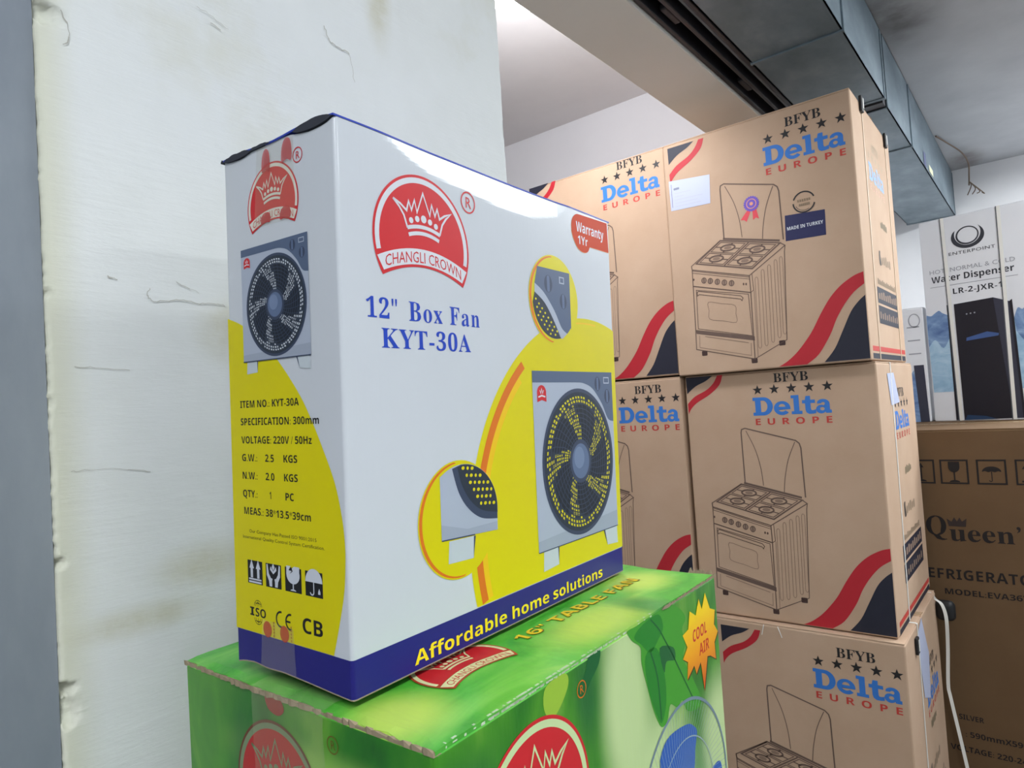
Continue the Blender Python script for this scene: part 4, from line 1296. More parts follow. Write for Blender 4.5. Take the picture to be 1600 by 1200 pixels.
def ragged(pts, amp, w, z0, z1):
    """strip of torn corrugated edge along pts: jagged band with real thickness"""
    bm = bmesh.new()
    P = [Vector(a) for a in pts]
    n = 90
    rows = []
    for i in range(n + 1):
        t = i / n * (len(P) - 1)
        k = min(int(t), len(P) - 2)
        q = P[k].lerp(P[k + 1], t - k)
        d = (P[k + 1] - P[k]).normalized()
        s = Vector((d.y, -d.x, 0))
        j = random.uniform(-amp, amp)
        h = random.uniform(0.0, amp * 0.9)
        rows.append([bm.verts.new(q + s * (-w) + Vector((0, 0, z0 + h * 0.4))), bm.verts.new(q + s * (j * 0.4 + 0.0012) + Vector((0, 0, z0 + h * 0.5))),
                     bm.verts.new(q + s * (j * 0.5 + 0.0016) + Vector((0, 0, z1 + j))), bm.verts.new(q + s * (-w * 0.6) + Vector((0, 0, z1 - amp)))])
    for a, b in zip(rows, rows[1:]):
        for k in range(4):
            bm.faces.new((a[k], a[(k + 1) % 4], b[(k + 1) % 4], b[k]))
    bm.faces.new(rows[0])
    bm.faces.new(rows[-1])
    return bm


def flap_z(u, w):
    return GH - 0.0012 + 0.0007 * noise.noise((u * 18, w * 14, 2.0)) + 0.0003 * noise.noise((u * 60, w * 30, 4.0))


def green_carton(label, z, detail):
    g = thing('table_fan_carton', label, 'carton', (-0.291, 0.268, z), (0, 0, R(1.2)), 'green table fan cartons in one stack')
    # walls with a slightly bowed top arris, crushed at the near corner
    bm = box_bm(-GW, 0, 0, GL_, 0, GH - 0.003, 0.0035, 2)
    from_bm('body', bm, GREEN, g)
    # top: two long flaps meeting over the middle, edges lifted and wavy
    for a0, a1, lab in ((0.0, GW / 2 - 0.002, 'front'), (GW / 2 + 0.002, GW, 'back')):
        bm = bmesh.new()
        nu, nw = 44, 10
        up, dn = [], []
        for i in range(nu + 1):
            u = 0.0005 + (GL_ - 0.001) * i / nu
            r0, r1 = [], []
            for j in range(nw + 1):
                w = a0 + (a1 - a0) * j / nw
                e = min(u, GL_ - u)
                zz = flap_z(u, w)
                ue = u
                if e < 0.012:
                    zz -= 0.0018 * (1 - e / 0.012) * (0.4 + random.random() * 0.9)
                if i in (0, nu):
                    ue += (1 if i == 0 else -1) * random.uniform(0, 0.004)
                r0.append(bm.verts.new((-w - (0.0006 if w < 0.001 else 0) + (0.0012 if w < 0.001 else 0), ue, zz)))
                r1.append(bm.verts.new((-w, ue, zz - 0.003)))
            up.append(r0)
            dn.append(r1)
        for i in range(nu):
            for j in range(nw):
                bm.faces.new((up[i][j], up[i + 1][j], up[i + 1][j + 1], up[i][j + 1]))
                bm.faces.new((dn[i][j], dn[i][j + 1], dn[i + 1][j + 1], dn[i + 1][j]))
        for i in range(nu):
            for j in (0, nw):
                bm.faces.new((up[i][j], dn[i][j], dn[i + 1][j], up[i + 1][j]))
        for i in (0, nu):
            for j in range(nw):
                bm.faces.new((up[i][j], up[i][j + 1], dn[i][j + 1], dn[i][j]))
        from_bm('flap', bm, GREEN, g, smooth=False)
    if not detail:
        return g
    zt = GH - 0.001
    from_bm('torn_edge', ragged([(-GW, 0.001, 0), (-0.19, -0.001, 0), (-0.10, 0.001, 0), (0.0, 0.0005, 0)], 0.0022, 0.006, GH - 0.0058, GH - 0.0018), EDGE, g)
    from_bm('torn_edge', ragged([(0.0005, 0.30, 0), (0.0, GL_ - 0.03, 0), (0.0, GL_, 0)], 0.0018, 0.004, GH - 0.0046, GH - 0.0016), EDGE, g)
    from_bm('torn_edge', ragged([(-0.004, GL_, 0), (-0.03, GL_ + 0.001, 0)], 0.0025, 0.004, GH - 0.006, GH - 0.001), EDGE, g)
    # white scuffed arris along the front
    bm = bmesh.new()
    for k in range(110):
        u = random.triangular(0.003, 0.30, 0.09)
        q = random.uniform(0.0008, 0.0045)
        h = random.uniform(-0.0006, 0.0006)
        box_bm(-0.0016 + h, 0.0003, u, u + q, GH - 0.0040 + h, GH - 0.0012 + h * 0.5, bm=bm)
    from_bm('scuffed_arris', bm, mat('scuff_white', (196, 214, 182), 0.6), g)['kind'] = 'stuff'

    gf = face_map((0, 0, GH), (0, 1, 0), (0, 0, 1), 0.00007)
    gs = face_map((-GW, 0, GH), (1, 0, 0), (0, 0, 1), 0.00008)
    gt = face_map((0, 0, GH), (0, 1, 0), (-1, 0, 0), 0.00008, lambda u, v: flap_z(u, v) - GH + 0.0003)
    # leaves on the front
    p = Print(gf)
    p.add(smooth([(233, -4), (250, -4), (280, -3), (318, -4), (330, -9), (342, -16), (350, -26), (340, -34), (346, -48), (338, -60), (352, -80), (372, -110), (366, -119), (340, -112),
                  (330, -98), (318, -100), (304, -92), (296, -103), (283, -104), (271, -86), (262, -62), (254, -38), (254, -24), (240, -14)], 4, True), GMID, 1)
    p.add(smooth([(262, -6), (292, -6), (300, -20), (288, -28), (272, -34), (256, -22), (244, -12)], 4, True), GDARK, 2)
    p.add(smooth([(262, -34), (284, -34), (296, -60), (296, -86), (284, -101), (272, -84), (262, -58)], 4, True), GDARK, 2)
    p.add(smooth([(290, -36), (318, -44), (320, -56), (302, -52), (296, -60)], 4, True), GDEEP, 3)
    p.line(smooth([(272, -34), (282, -60), (284, -98)], 5), 2.2, GDEEP, 3)
    p.line(smooth([(276, -6), (290, -18), (300, -30), (324, -62), (356, -108)], 5), 1.6, GDEEP, 3)
    p.build('leaf_print', g, 'green leaf cluster print')
    p = Print(gf)
    p.add(smooth([(170, -4), (187, -4), (184, -14), (172, -22), (160, -30), (152, -24), (164, -14)], 4, True), GDEEP, 1)
    p.add(smooth([(112, -6), (136, -5), (140, -14), (128, -26), (116, -30), (108, -20)], 4, True), mat('gloss_lime', (150, 188, 60), 0.3), 1)
    p.build('leaf_print', g, 'dark leaf tip print')
    crown_logo(gf, 94, -89, 66, g, white=GPALE, base=3)
    reg_mark(gf, 157, -24, 6.5, g, m=ORG, layer=3)
    # COOL AIR burst
    p = Print(gf)
    burst = [(401, -14), (411, -33), (424, -38), (419, -52), (428, -62), (417, -70), (418, -88), (404, -80), (396, -78), (383, -108), (378, -78), (366, -86), (362, -76), (344, -84), (348, -68),
             (337, -62), (349, -54), (340, -40), (354, -38), (360, -22), (374, -30), (384, -16), (390, -28)]
    p.add([(a + 1.5, b - 1.5) for a, b in burst], mat('gloss_burst_shadow', (60, 40, 24), 0.4), 4)
    bm_mat = mat('gloss_burst', (236, 170, 20), 0.3)
    t = NT(bm_mat)
    if not t.b.inputs['Base Color'].links:
        sx = t.n('ShaderNodeSeparateXYZ')
        t.l(t.coord(), sx.inputs[0])
        mr = t.n('ShaderNodeMapRange')
        mr.inputs['From Min'].default_value = GH - 0.10
        mr.inputs['From Max'].default_value = GH - 0.02
        t.l(sx.outputs['Z'], mr.inputs['Value'])
        t.l(t.ramp(mr.outputs['Result'], [(0.0, (206, 92, 24)), (0.45, (236, 160, 20)), (0.9, (244, 206, 22))]), t.b.inputs['Base Color'])
    p.add(burst, bm_mat, 5)
    p.text('b', 'COOL', 362, -54, 11.5, RED, 6, width=37, slant=0.1)
    p.text('b', 'AIR', 376, -71.5, 11.5, mat('gloss_red_orange', (196, 52, 30), 0.3), 6, width=26, slant=0.1)
    p.build('burst_print', g, 'yellow and orange burst print')
    # table fan picture: wire guard, blue blades
    p = Print(gf, 325, -200)
    WIRE = mat('gloss_wire_grey', (150, 170, 176), 0.3)
    p.add([ellipse(0, 0, 101, n=72), ellipse(0, 0, 98, n=72)], mat('gloss_rim_grey', (112, 134, 146), 0.3), 4)
    p.add([ellipse(0, 0, 66, n=60), ellipse(0, 0, 64.8, n=60)], WIRE, 6)
    bl = smooth([(11, 77), (26, 69), (32, 61), (25, 46), (20, 31), (0, 8), (-20, 20), (-49, 60), (-44, 76), (-25, 82)], 4, True)
    CB = mat('gloss_fan_blue', (40, 92, 172), 0.3)
    CB2 = mat('gloss_fan_blue_dark', (30, 70, 140), 0.3)
    for k in range(3):
        a = k * math.tau / 3
        q = [(x * math.cos(a) - y * math.sin(a), x * math.sin(a) + y * math.cos(a)) for x, y in bl]
        p.add(q, CB, 5)
    for k in range(90):
        a = k * math.tau / 90
        p.line([(98 * math.cos(a), 98 * math.sin(a)), (70 * math.cos(a + 0.1), 70 * math.sin(a + 0.1)), (26 * math.cos(a + 0.2), 26 * math.sin(a + 0.2))], 0.45, WIRE, 6)
    p.add(ellipse(0, 0, 24), CB2, 7)
    p.build('table_fan_picture', g, 'blue table fan picture in grey wire guard')
    # end face logo, top logo and lettering
    crown_logo(gs, 129, -74, 52, g, white=mat('gloss_grey_green', (120, 140, 104), 0.3), red=mat('gloss_dull_red', (178, 44, 44), 0.25), ring=mat('gloss_brown_red', (108, 60, 40), 0.3), base=2)
    reg_mark(gs, 196, -22, 6, g, m=mat('gloss_olive_brown', (110, 96, 40), 0.3), layer=2)
    crown_logo(gt, 104, 69, 43, g, white=mat('gloss_cream', (222, 224, 170), 0.3), ring=mat('gloss_brick', (180, 70, 40), 0.3), base=3, cut=0.006)
    p = Print(gt, cut=0.006)
    p.text('b', '16" TABLE FAN', 165.5, 59, 13.6, mat('gloss_text_shadow', (120, 104, 20), 0.3), 4, width=211)
    p.text('b', '16" TABLE FAN', 165, 60, 13, mat('gloss_gold', (236, 206, 40), 0.3), 5, width=210)
    p.build('top_lettering', g, 'yellow product lettering')
    # clear tape over the near end, wrinkled, with a red smear
    bm = bmesh.new()
    rows = []
    for i in range(25):
        a = -0.185 + 0.085 * i / 24
        row = []
        for k, (y, z) in enumerate(((0.11, 0.0012), (0.07, 0.0011), (0.03, 0.001), (0.008, 0.0014), (-0.0018, -0.0005), (-0.0030, -0.012), (-0.0026, -0.04), (-0.0024, -0.08))):
            row.append(bm.verts.new((a + 0.0015 * noise.noise((k, i * 0.3, 0)), y + 0.0008 * noise.noise((i * 0.8, k * 0.9, 1)), GH + z + 0.0007 * noise.noise((i * 0.9, k * 1.3, 7)))))
        rows.append(row)
    for a, b in zip(rows, rows[1:]):
        for k in range(7):
            bm.faces.new((a[k], a[k + 1], b[k + 1], b[k]))
    from_bm('clear_tape', bm, TAPE, g, True)
    p = Print(gs)
    p.add(smooth([(118, -4), (126, -3), (138, -5), (142, -12), (134, -17), (122, -14)], 4, True), mat('smear_red', (150, 46, 40), 0.4), 3)
    p.build('red_smear', g)
    return g


green_carton('green leaf-print table fan carton directly under the white fan carton', 2 * GH, True)
green_carton('green carton second in the stack below the fan carton', GH, False)
green_carton('green carton on the floor at the foot of the fan stack', 0.0, False)

# ------------------------------------------------------------------ the white box-fan carton
FDp, FWd, FHt = 0.1359, 0.3832, 0.390
WCARD = mottled('coated_white_card', [(0.3, (200, 204, 210)), (0.7, (204, 208, 214))], 6.0, 0.22, 0.5, bump=0.0)
t = NT(WCARD)
t.bump(t.noise(t.coord((90, 330, 6)), 1.0, 2), 0.10, 0.0006)
INNER = mat('inside_card', (92, 82, 72), 0.9, 0.1)
fan = thing('box_fan_carton', 'white and yellow box fan carton with blue base band on the green carton', 'carton', (-0.3716, 0.2745, 1.4468), (R(-0.4447), R(1.3739), R(2.3467)))
VB = [(40, 391), (71, 378), (95, 371.5), (120, 370), (153, 367.5), (180, 364.5), (205, 364), (238, 366), (278, 376), (300, 391)]


def fan_warp(u, v):
    """upper strip of the front board is pressed back"""
    u, v = u * 1000, v * 1000
    if u <= VB[0][0] or u >= VB[-1][0]:
        return 0.0
    for (a, b), (c, d) in zip(VB, VB[1:]):
        if a <= u <= c:
            lim = b + (d - b) * (u - a) / (c - a)
            return -math.tan(R(6.0)) * max(0.0, v - lim) / 1000
    return 0.0


def side_top(u):
    """dips of the near end wall's upper edge (mm below the top) along u in mm"""
    pts = [(-1, 0.2), (6, 0.5), (14, 2.2), (26, 3.0), (40, 0.6), (60, 0.3), (86, 0.4), (96, 2.4), (110, 4.2), (126, 3.6), (134, 1.2), (137, 0)]
    for (a, b), (c, d) in zip(pts, pts[1:]):
        if a <= u <= c:
            return b + (d - b) * (u - a) / (c - a)
    return 0.0


def side_bottom(u):
    pts = [(-1, 0.0), (10, 2.6), (24, 4.0), (40, 2.6), (60, 3.4), (90, 2.2), (120, 0.6), (137, 0.0)]
    for (a, b), (c, d) in zip(pts, pts[1:]):
        if a <= u <= c:
            return b + (d - b) * (u - a) / (c - a)
    return 0.0


def perimeter(r, off):
    """closed plan outline with rounded corners, offset outward by off"""
    D, W = FDp, FWd
    out = []

    def run(a, b, n):
        for i in range(n):
            out.append((a[0] + (b[0] - a[0]) * i / n, a[1] + (b[1] - a[1]) * i / n))
    run((-D + r, -off), (-r, -off), 26)
    out.extend(arc(-r, r, r + off, r + off, -90, 0, 5))
    run((off, r + 0.0005), (off, W - r), 84)
    out.extend(arc(-r, W - r, r + off, r + off, 0, 90, 5))
    run((-r - 0.0005, W + off), (-D + r, W + off), 8)
    out.extend(arc(-D + r, W - r, r + off, r + off, 90, 180, 5))
    run((-D - off, W - r - 0.0005), (-D - off, r), 12)
    out.extend(arc(-D + r, r, r + off, r + off, 180, 270, 5)[:-1])
    return out


def wall_tube(off, levels, fit=True):
    """levels: list of (z, kind); kind 'top'/'bottom' follow the wavy end wall"""
    bm = bmesh.new()
    rings = []
    for z, kind in levels:
        ring = []
        for x, y in perimeter(0.0028, off):
            zz = z
            on_end = y < 0.003
            if on_end and fit:
                u = (x + FDp) * 1000
                if kind == 'top':
                    zz = z - side_top(u) / 1000
                elif kind == 'bottom':
                    zz = z + side_bottom(u) / 1000
            xx = x
            if fit and x > -0.0005 and 0.003 < y < FWd - 0.003:
                xx = x + fan_warp(y, zz)
            ring.append(bm.verts.new((xx, y, zz)))
        rings.append(ring)
    n = len(rings[0])
    for a, b in zip(rings, rings[1:]):
        for i in range(n):
            bm.faces.new((a[i], a[(i + 1) % n], b[(i + 1) % n], b[i]))
    return bm, rings


lv = [(0.0, 'bottom')] + [(0.012 + 0.34 * i / 16, '') for i in range(17)] + [(0.355 + 0.0025 * i, '') for i in range(1, 12)] + [(0.3855, ''), (FHt, 'top')]
bm, ro = wall_tube(0.0, lv)
# inner skin and the cut edges between the two
bi, ri = wall_tube(-0.0055, [(0.0005, 'bottom'), (0.2, ''), (FHt - 0.0005, 'top')], True)
tmp = bpy.data.meshes.new('tmp')
bi.to_mesh(tmp)
bi.free()
body = from_bm('body', bm, WCARD, fan)
inner = link('inner_wall', tmp, fan, INNER)
# beige cut edge along the bottom of the walls
bm, _ = wall_tube(0.0002, [(-0.0004, 'bottom'), (0.0004, 'bottom')])
from_bm('cut_edge', bm, EDGE, fan)
bm, _ = wall_tube(0.00025, [(0.0006, 'bottom'), (0.0262, '')])
from_bm('blue_band', bm, NAVY, fan, label='dark blue band round the base')
box('bottom_flap', (-FDp + 0.006, -0.006, 0.006, FWd - 0.006, 0.0035, 0.0065), INNER, fan)
# top flap: blue, bowed up at the near end
bm = bmesh.new()
up, dn = [], []
n = 60
for i in range(n + 1):
    y = -0.0012 + (FWd + 0.002) * i / n
    e = fan_warp(max(0.0, min(FWd, y)), FHt)
    for k, (lst, z) in enumerate(((up, 0.0011), (dn, -0.0002))):
        row = []
        for j in range(13):
            x = -FDp - 0.0008 + (FDp + 0.0012) * j / 12
            lift = 0.0
            if i < 4:
                uu = (x + FDp) * 1000
                lift = (4 - i) / 4 * 0.0016 * (math.sin(uu / 136 * math.pi * 3.2) * 0.6 + 0.2)
            row.append(bm.verts.new((x + (e if j == 12 else 0), y, FHt + z + lift)))
        lst.append(row)
for i in range(n):
    for j in range(12):
        bm.faces.new((up[i][j], up[i + 1][j], up[i + 1][j + 1], up[i][j + 1]))
        bm.faces.new((dn[i][j], dn[i][j + 1], dn[i + 1][j + 1], dn[i + 1][j]))
    for j in (0, 12):
        bm.faces.new((up[i][j], dn[i][j], dn[i + 1][j], up[i + 1][j]))
for i in (0, n):
    for j in range(12):
        bm.faces.new((up[i][j], up[i][j + 1], dn[i][j + 1], dn[i][j]))
from_bm('top_flap', bm, mat('gloss_blue_flap', (44, 66, 170), 0.35), fan, label='blue top flap')
# dark grey rim of that flap at the near end
for x0, x1, h0, h1 in ((-0.1372, -0.134, 0.0, 0.0018), (-0.133, -0.096, -0.002, 0.0026), (-0.099, -0.072, -0.0004, 0.0016), (-0.044, -0.001, -0.003, 0.0030)):
    N = 10
    rr = []
    bm = bmesh.new()
    for i in range(N + 1):
        x = x0 + (x1 - x0) * i / N
        h = math.sin(math.pi * i / N) ** 0.6
        rr.append([bm.verts.new((x, -0.0016, FHt + h0 * h - 0.0004)), bm.verts.new((x, -0.0016, FHt + h1 * h + random.uniform(-0.0004, 0.0004))), bm.verts.new((x, 0.002, FHt + h1 * h)), bm.verts.new((x, 0.002, FHt + h0 * h - 0.0004))])
    for a, b in zip(rr, rr[1:]):
        for k in range(4):
            bm.faces.new((a[k], a[(k + 1) % 4], b[(k + 1) % 4], b[k]))
    bm.faces.new(rr[0])
    bm.faces.new(rr[-1])
    from_bm('dark_rim', bm, mat('dark_rim_card', (62, 64, 72), 0.9, 0.1), fan)

ff = face_map((0, 0, 0), (0, 1, 0), (0, 0, 1), 0.00009, fan_warp)
fs = face_map((-FDp, 0, 0), (1, 0, 0), (0, 0, 1), 0.00009)

# front print --------------------------------------------------------
crown_logo(ff, 82.5, 316, 52.3, fan)
reg_mark(ff, 136.6, 359.7, 9.2, fan)
p = Print(ff)
p.text('s', '12"', 21.5, 255.6, 14.0, BLUE, 1, width=31, track=0.03)
p.text('s', 'Box', 63, 255.7, 14.4, BLUE, 1, width=37, track=0.06)
p.text('s', 'Fan', 108.3, 255.8, 14.4, BLUE, 1, width=38, track=0.08)
p.build('title_lettering', fan, 'blue title lettering')
p = Print(ff)
p.text('s', 'KYT-30A', 35, 234.6, 14.0, BLUE, 1, width=98, track=0.03)
p.build('model_lettering', fan, 'blue model lettering')
p = Print(ff)
badge = arc(317, 372, 15, 14.5, 90, 180, 8) + smooth([(302, 366), (306, 358), (314, 350), (325, 347.3), (334, 349.5), (338, 355.2)], 4) + [(379.9, 355.4), (378.5, 388.5)]
p.add([(a - 0.6, b - 0.6) for a, b in badge], mat('gloss_badge_edge', (224, 140, 70), 0.28), 1)
p.add(badge, mat('badge_orange', (200, 66, 28), 0.5, 0.1), 2)
p.text('b', 'Warranty', 311, 367.8, 10.6, WHT, 3, width=58.5)
p.text('b', '1Yr', 313, 355, 9.0, WHT, 3, width=21)
p.build('warranty_badge', fan, 'orange warranty badge')

# yellow field: big disc cut by the face's right edge and the blue band
CX, CY, CR = 322.0, 77.0, 199.5


def disc_part(r, right=382.4, low=26.8):
    pts = []
    for i in range(200):
        a = math.tau * i / 200
        pts.append((min(right, CX + r * math.cos(a)), max(low, CY + r * math.sin(a))))
    out = []
    for q in pts:
        if not out or (abs(q[0] - out[-1][0]) + abs(q[1] - out[-1][1])) > 1e-6:
            out.append(q)
    return out


p = Print(ff)
p.add(disc_part(CR), YEL, 1)
a0 = math.degrees(math.asin((28 - CY) / 190))
p.add(arc(CX, CY, 192.5, 192.5, 180 - a0, 128, 50) + arc(CX, CY, 184.5, 184.5, 128, 180 - a0, 50), ORG, 2)
p.add(arc(CX, CY, 184.5, 184.5, 180 - a0, 132, 50) + arc(CX, CY, 178, 178, 132, 180 - a0, 50), YEL2, 2)
p.add(arc(CX, CY, 195, 195, 100, 84, 12) + arc(CX, CY, 191.5, 193.5, 84, 100, 12), YEL2, 2)
p.build('yellow_field', fan, 'large yellow disc print')

GB = mat('gloss_fan_grey', (168, 176, 192), 0.3)
GB2 = mat('gloss_fan_grey_dark', (155, 163, 179), 0.3)
SLATE = mat('gloss_slate', (84, 98, 124), 0.3)
SLATE2 = mat('gloss_slate_dark', (58, 68, 90), 0.3)
DISC = mat('gloss_grille', (44, 52, 64), 0.3)
BLADE = mat('gloss_blade', (30, 36, 46), 0.3)
FOOT = mat('gloss_foot', (190, 198, 204), 0.3)
HUB = mat('gloss_hub', (92, 108, 138), 0.3)


def blade_hit(a, rr):
    """is the polar point covered by one of five swept blades"""
    k = (a - 0.9 * rr - 0.2) % (math.tau / 5)
    return k < 0.86


def grille(p, cx, cy, rx, ry, see, layer, hub=0.24, thick=1.0):
    p.add(ellipse(cx, cy, rx, ry, 72), SLATE2, layer)
    p.add(ellipse(cx, cy, rx * 0.95, ry * 0.95, 72), DISC, layer + 1)
    q = []
    NR, NA = 12, 72
    for i in range(NR):
        r0 = 0.30 + 0.61 * i / NR
        r1 = r0 + 0.61 / NR * 0.66
        for k in range(NA):
            a0 = math.tau * k / NA + r0 * 0.35
            a1 = a0 + math.tau / NA * 0.62
            if blade_hit(a0, r0) and r0 < 0.80:
                continue
            if 0.74 < r0 < 0.80 and (k * 7 + i) % 3 == 0:
                continue
            if (k * 13 + i * 5) % 11 == 0:
                continue
            q.append([(cx + rx * r * math.cos(a), cy + ry * r * math.sin(a)) for r, a in ((r0, a0), (r1, a0 + 0.01), (r1, a1 + 0.01), (r0, a1))])
    p.quads(q, see, layer + 2)
    for b in range(5):
        s = math.tau * b / 5
        e = [(s + 0.2 + 0.9 * r + d, r) for r, d in ((0.26, 0.05), (0.45, 0.0), (0.65, 0.0), (0.76, 0.08), (0.80, 0.4), (0.78, 0.74), (0.65, 0.86), (0.45, 0.86), (0.26, 0.8))]
        p.add([(cx + rx * r * math.cos(a), cy + ry * r * math.sin(a)) for a, r in e], BLADE, layer + 1.5)
    for i in range(9):
        r = 0.33 + 0.066 * i
        p.line(ellipse(cx, cy, rx * r, ry * r, 48), rx * 0.012, SLATE2, layer + 3, True)
    for k in range(36):
        a = math.tau * k / 36
        p.line([(cx + rx * r * math.cos(a + 0.5 * r), cy + ry * r * math.sin(a + 0.5 * r)) for r in (0.3, 0.5, 0.7, 0.93)], rx * 0.010, SLATE2, layer + 3)
    p.add(ellipse(cx, cy, rx * (hub + 0.06), ry * (hub + 0.06), 40), SLATE2, layer + 4)
    p.add(ellipse(cx, cy, rx * hub, ry * hub, 40), HUB, layer + 5)
    p.add(ellipse(cx - rx * 0.04, cy + ry * 0.05, rx * hub * 0.6, ry * hub * 0.62, 30), mat('gloss_hub_light', (112, 128, 158), 0.3), layer + 6)


def mini_logo(p, x, y, w, h, layer):
    p.add(arc(x + w / 2, y + h * 0.55, w / 2, h * 0.45, -10, 190, 16) + [(x, y), (x + w / 2, y + h * 0.12), (x + w, y)], RED, layer)
    p.line([(x + w * 0.12, y + h * 0.3), (x + w * 0.5, y + h * 0.38), (x + w * 0.88, y + h * 0.3)], h * 0.09, WHT, layer + 1)
    p.line([(x + w * 0.3, y + h * 0.7), (x + w * 0.4, y + h * 0.5), (x + w * 0.5, y + h * 0.78), (x + w * 0.6, y + h * 0.5), (x + w * 0.7, y + h * 0.7)], h * 0.06, WHT, layer + 1)


def fan_picture(face, x0, y0, x1, y1, see, parent, label):
    w, h = x1 - x0, y1 - y0
    X = lambda a: x0 + a * w
    Y = lambda b: y0 + b * h
    p = Print(face)
    for a, sl in ((0.055, -1), (0.80, 1)):
        p.add([(X(a), Y(0.01)), (X(a + 0.17), Y(0.01)), (X(a + 0.16), Y(-0.10)), (X(a - 0.01), Y(-0.11))] if sl < 0 else
              [(X(a - 0.01), Y(0.01)), (X(a + 0.185), Y(0.01)), (X(a + 0.19), Y(-0.11)), (X(a + 0.04), Y(-0.10))], FOOT, 3)
        p.add([(X(a + 0.155), Y(0.005)), (X(a + 0.17), Y(0.005)), (X(a + 0.16), Y(-0.10))] if sl < 0 else
              [(X(a - 0.01), Y(0.005)), (X(a + 0.01), Y(0.005)), (X(a + 0.04), Y(-0.10))], SLATE2, 4)
    p.add([(x0, y0), (x1, y0), (x1, y1), (x0, y1)], GB, 4)
    p.add([(x0, y0), (x1, y0), (x1, Y(0.10)), (x0, Y(0.06))], GB2, 4.5)
    hd = [(x0, Y(0.935)), (X(0.40), Y(0.935))] + smooth([(X(0.5), Y(0.935)), (X(0.60), Y(0.93)), (X(0.72), Y(0.895)), (X(0.84), Y(0.80)), (X(0.92), Y(0.70)), (x1, Y(0.68))], 5) + [(x1, y1), (x0, y1)]
    p.add(hd, SLATE, 5)
    grille(p, X(0.52), Y(0.46), w * 0.448, h * 0.438, see, 6)
    for a, b in ((0.79, 0.925), (0.92, 0.845)):
        p.add(ellipse(X(a), Y(b), w * 0.04, h * 0.046, 20), SLATE2, 6)
        p.add(rect(X(a) - w * 0.012, Y(b) - h * 0.04, X(a) + w * 0.012, Y(b) + h * 0.04), HUB, 7)
    p.line([(X(0.88), Y(0.93)), (X(0.95), Y(0.93)), (X(0.95), Y(0.965)), (X(0.88), Y(0.965))], w * 0.008, GB, 6, True)
    mini_logo(p, X(0.045), Y(0.825), w * 0.10, h * 0.095, 6)
    p.line([(x0, y0), (x1, y0)], 0.8, SLATE2, 7)
    return p.build('fan_picture', parent, label)


fan_picture(ff, 219.2, 52, 373.5, 220.6, YEL, fan, 'large grey box fan picture')

# two round close-ups
def clip_disc(pts_fn, cx, cy, r):
    return [q if (q[0] - cx) ** 2 + (q[1] - cy) ** 2 <= r * r else (cx + (q[0] - cx) * r / math.hypot(q[0] - cx, q[1] - cy), cy + (q[1] - cy) * r / math.hypot(q[0] - cx, q[1] - cy)) for q in pts_fn]


p = Print(ff)
mx, my, mr = 263.4, 290.8, 44.0
p.add(ellipse(mx, my, mr, n=60), YEL, 3)
p.add(arc(mx, my, mr - 1.2, mr - 1.2, 95, 262, 40) + arc(mx + 1.8, my, mr - 2.6, mr - 2.2, 262, 95, 40), ORG, 4)
pic = [(235.1, 320.5), (292.8, 320.5), (292.5, 262)] + arc(mx, my, 38.5, 38.5, -42, -150, 16) + [(229.4, 303)]
p.add(pic, SLATE, 5)
p.add(smooth([(229.3, 304), (245, 296), (262, 280), (274, 264), (284, 258.5)], 5) + smooth([(280, 256), (272, 253.4), (262, 268), (246, 286), (228.9, 295.5)], 5), GB, 6)
lowp = smooth([(228.9, 295.4), (246, 285.8), (262, 267.8), (272.2, 253.2)], 5) + arc(mx, my, 38.3, 38.3, -77, -172, 16)
p.add(lowp, DISC, 6)
for i in range(5):
    for k in range(8):
        t_ = (k + 0.3) / 8
        bx = 229 + 40 * t_ - i * 3.4
        by = 290 - 33 * t_ - i * 3.6
        if math.hypot(bx - mx, by - my) < 36:
            p.add(ellipse(bx, by, 1.5, 1.1, 8), YEL, 7)
for a, b, q in ((253, 305.5, 1.0), (279.1, 290.5, 0.9)):
    p.add(ellipse(a, b, 7 * q, 8.5 * q, 24), SLATE2, 6)
    p.add(rrect(a - 2.4 * q, b - 8 * q, a + 2.4 * q, b + 8 * q, 2 * q), HUB, 7)
p.add(rect(273, 308, 282, 315), GB, 6)
p.add(rect(274.5, 309.2, 280.5, 313.8), SLATE, 7)
p.build('knob_closeup', fan, 'round yellow close-up of the fan knobs')

p = Print(ff)
mx, my, mr = 111.0, 101.2, 46.6
p.add(ellipse(mx, my, mr, n=60), YEL, 3)
p.add(arc(mx, my, mr - 1.2, mr - 1.2, 95, 275, 40) + arc(mx + 1.8, my, mr - 2.6, mr - 2.2, 275, 95, 40), ORG, 4)
clipc = arc(mx + 5, my + 3, 44, 40, 122, -10, 30)
p.add([(89.4, 88), (89.6, 136.5)] + clipc + [(159, 84.8)], GB, 5)
p.add([(89.3, 88), (158.8, 84.8), (159, 92), (120, 92), (89.4, 100)], GB2, 6)
p.add(smooth([(104, 141.6), (111, 122), (122, 108), (138, 98), (159.3, 94.2)], 6) + arc(mx + 5, my + 3, 43.8, 39.8, -8, 92, 24), SLATE2, 6)
p.add(smooth([(110, 142.4), (116, 126), (126, 113), (140, 104), (159.6, 99.6)], 6) + arc(mx + 5, my + 3, 43.6, 39.6, -3, 86, 24), DISC, 7)
for i in range(7):
    for k in range(6):
        bx, by = 117 + 5.6 * k + i * 4.2, 141 - 6.2 * i - 0.6 * k
        if ((bx - mx - 5) / 43) ** 2 + ((by - my - 3) / 39) ** 2 < 0.92 and by > 104:
            p.add(ellipse(bx, by, 2.0 - 0.5 * ((i + k) % 2), 1.5, 7), YEL, 8)
p.add([(97.8, 86), (129.7, 85), (126.3, 67.5), (96.1, 68.8)], FOOT, 5)
p.add([(127.5, 85), (129.8, 85), (126.3, 67.5)], SLATE2, 6)
p.line([(89.3, 87.8), (129, 86)], 0.9, SLATE2, 7)
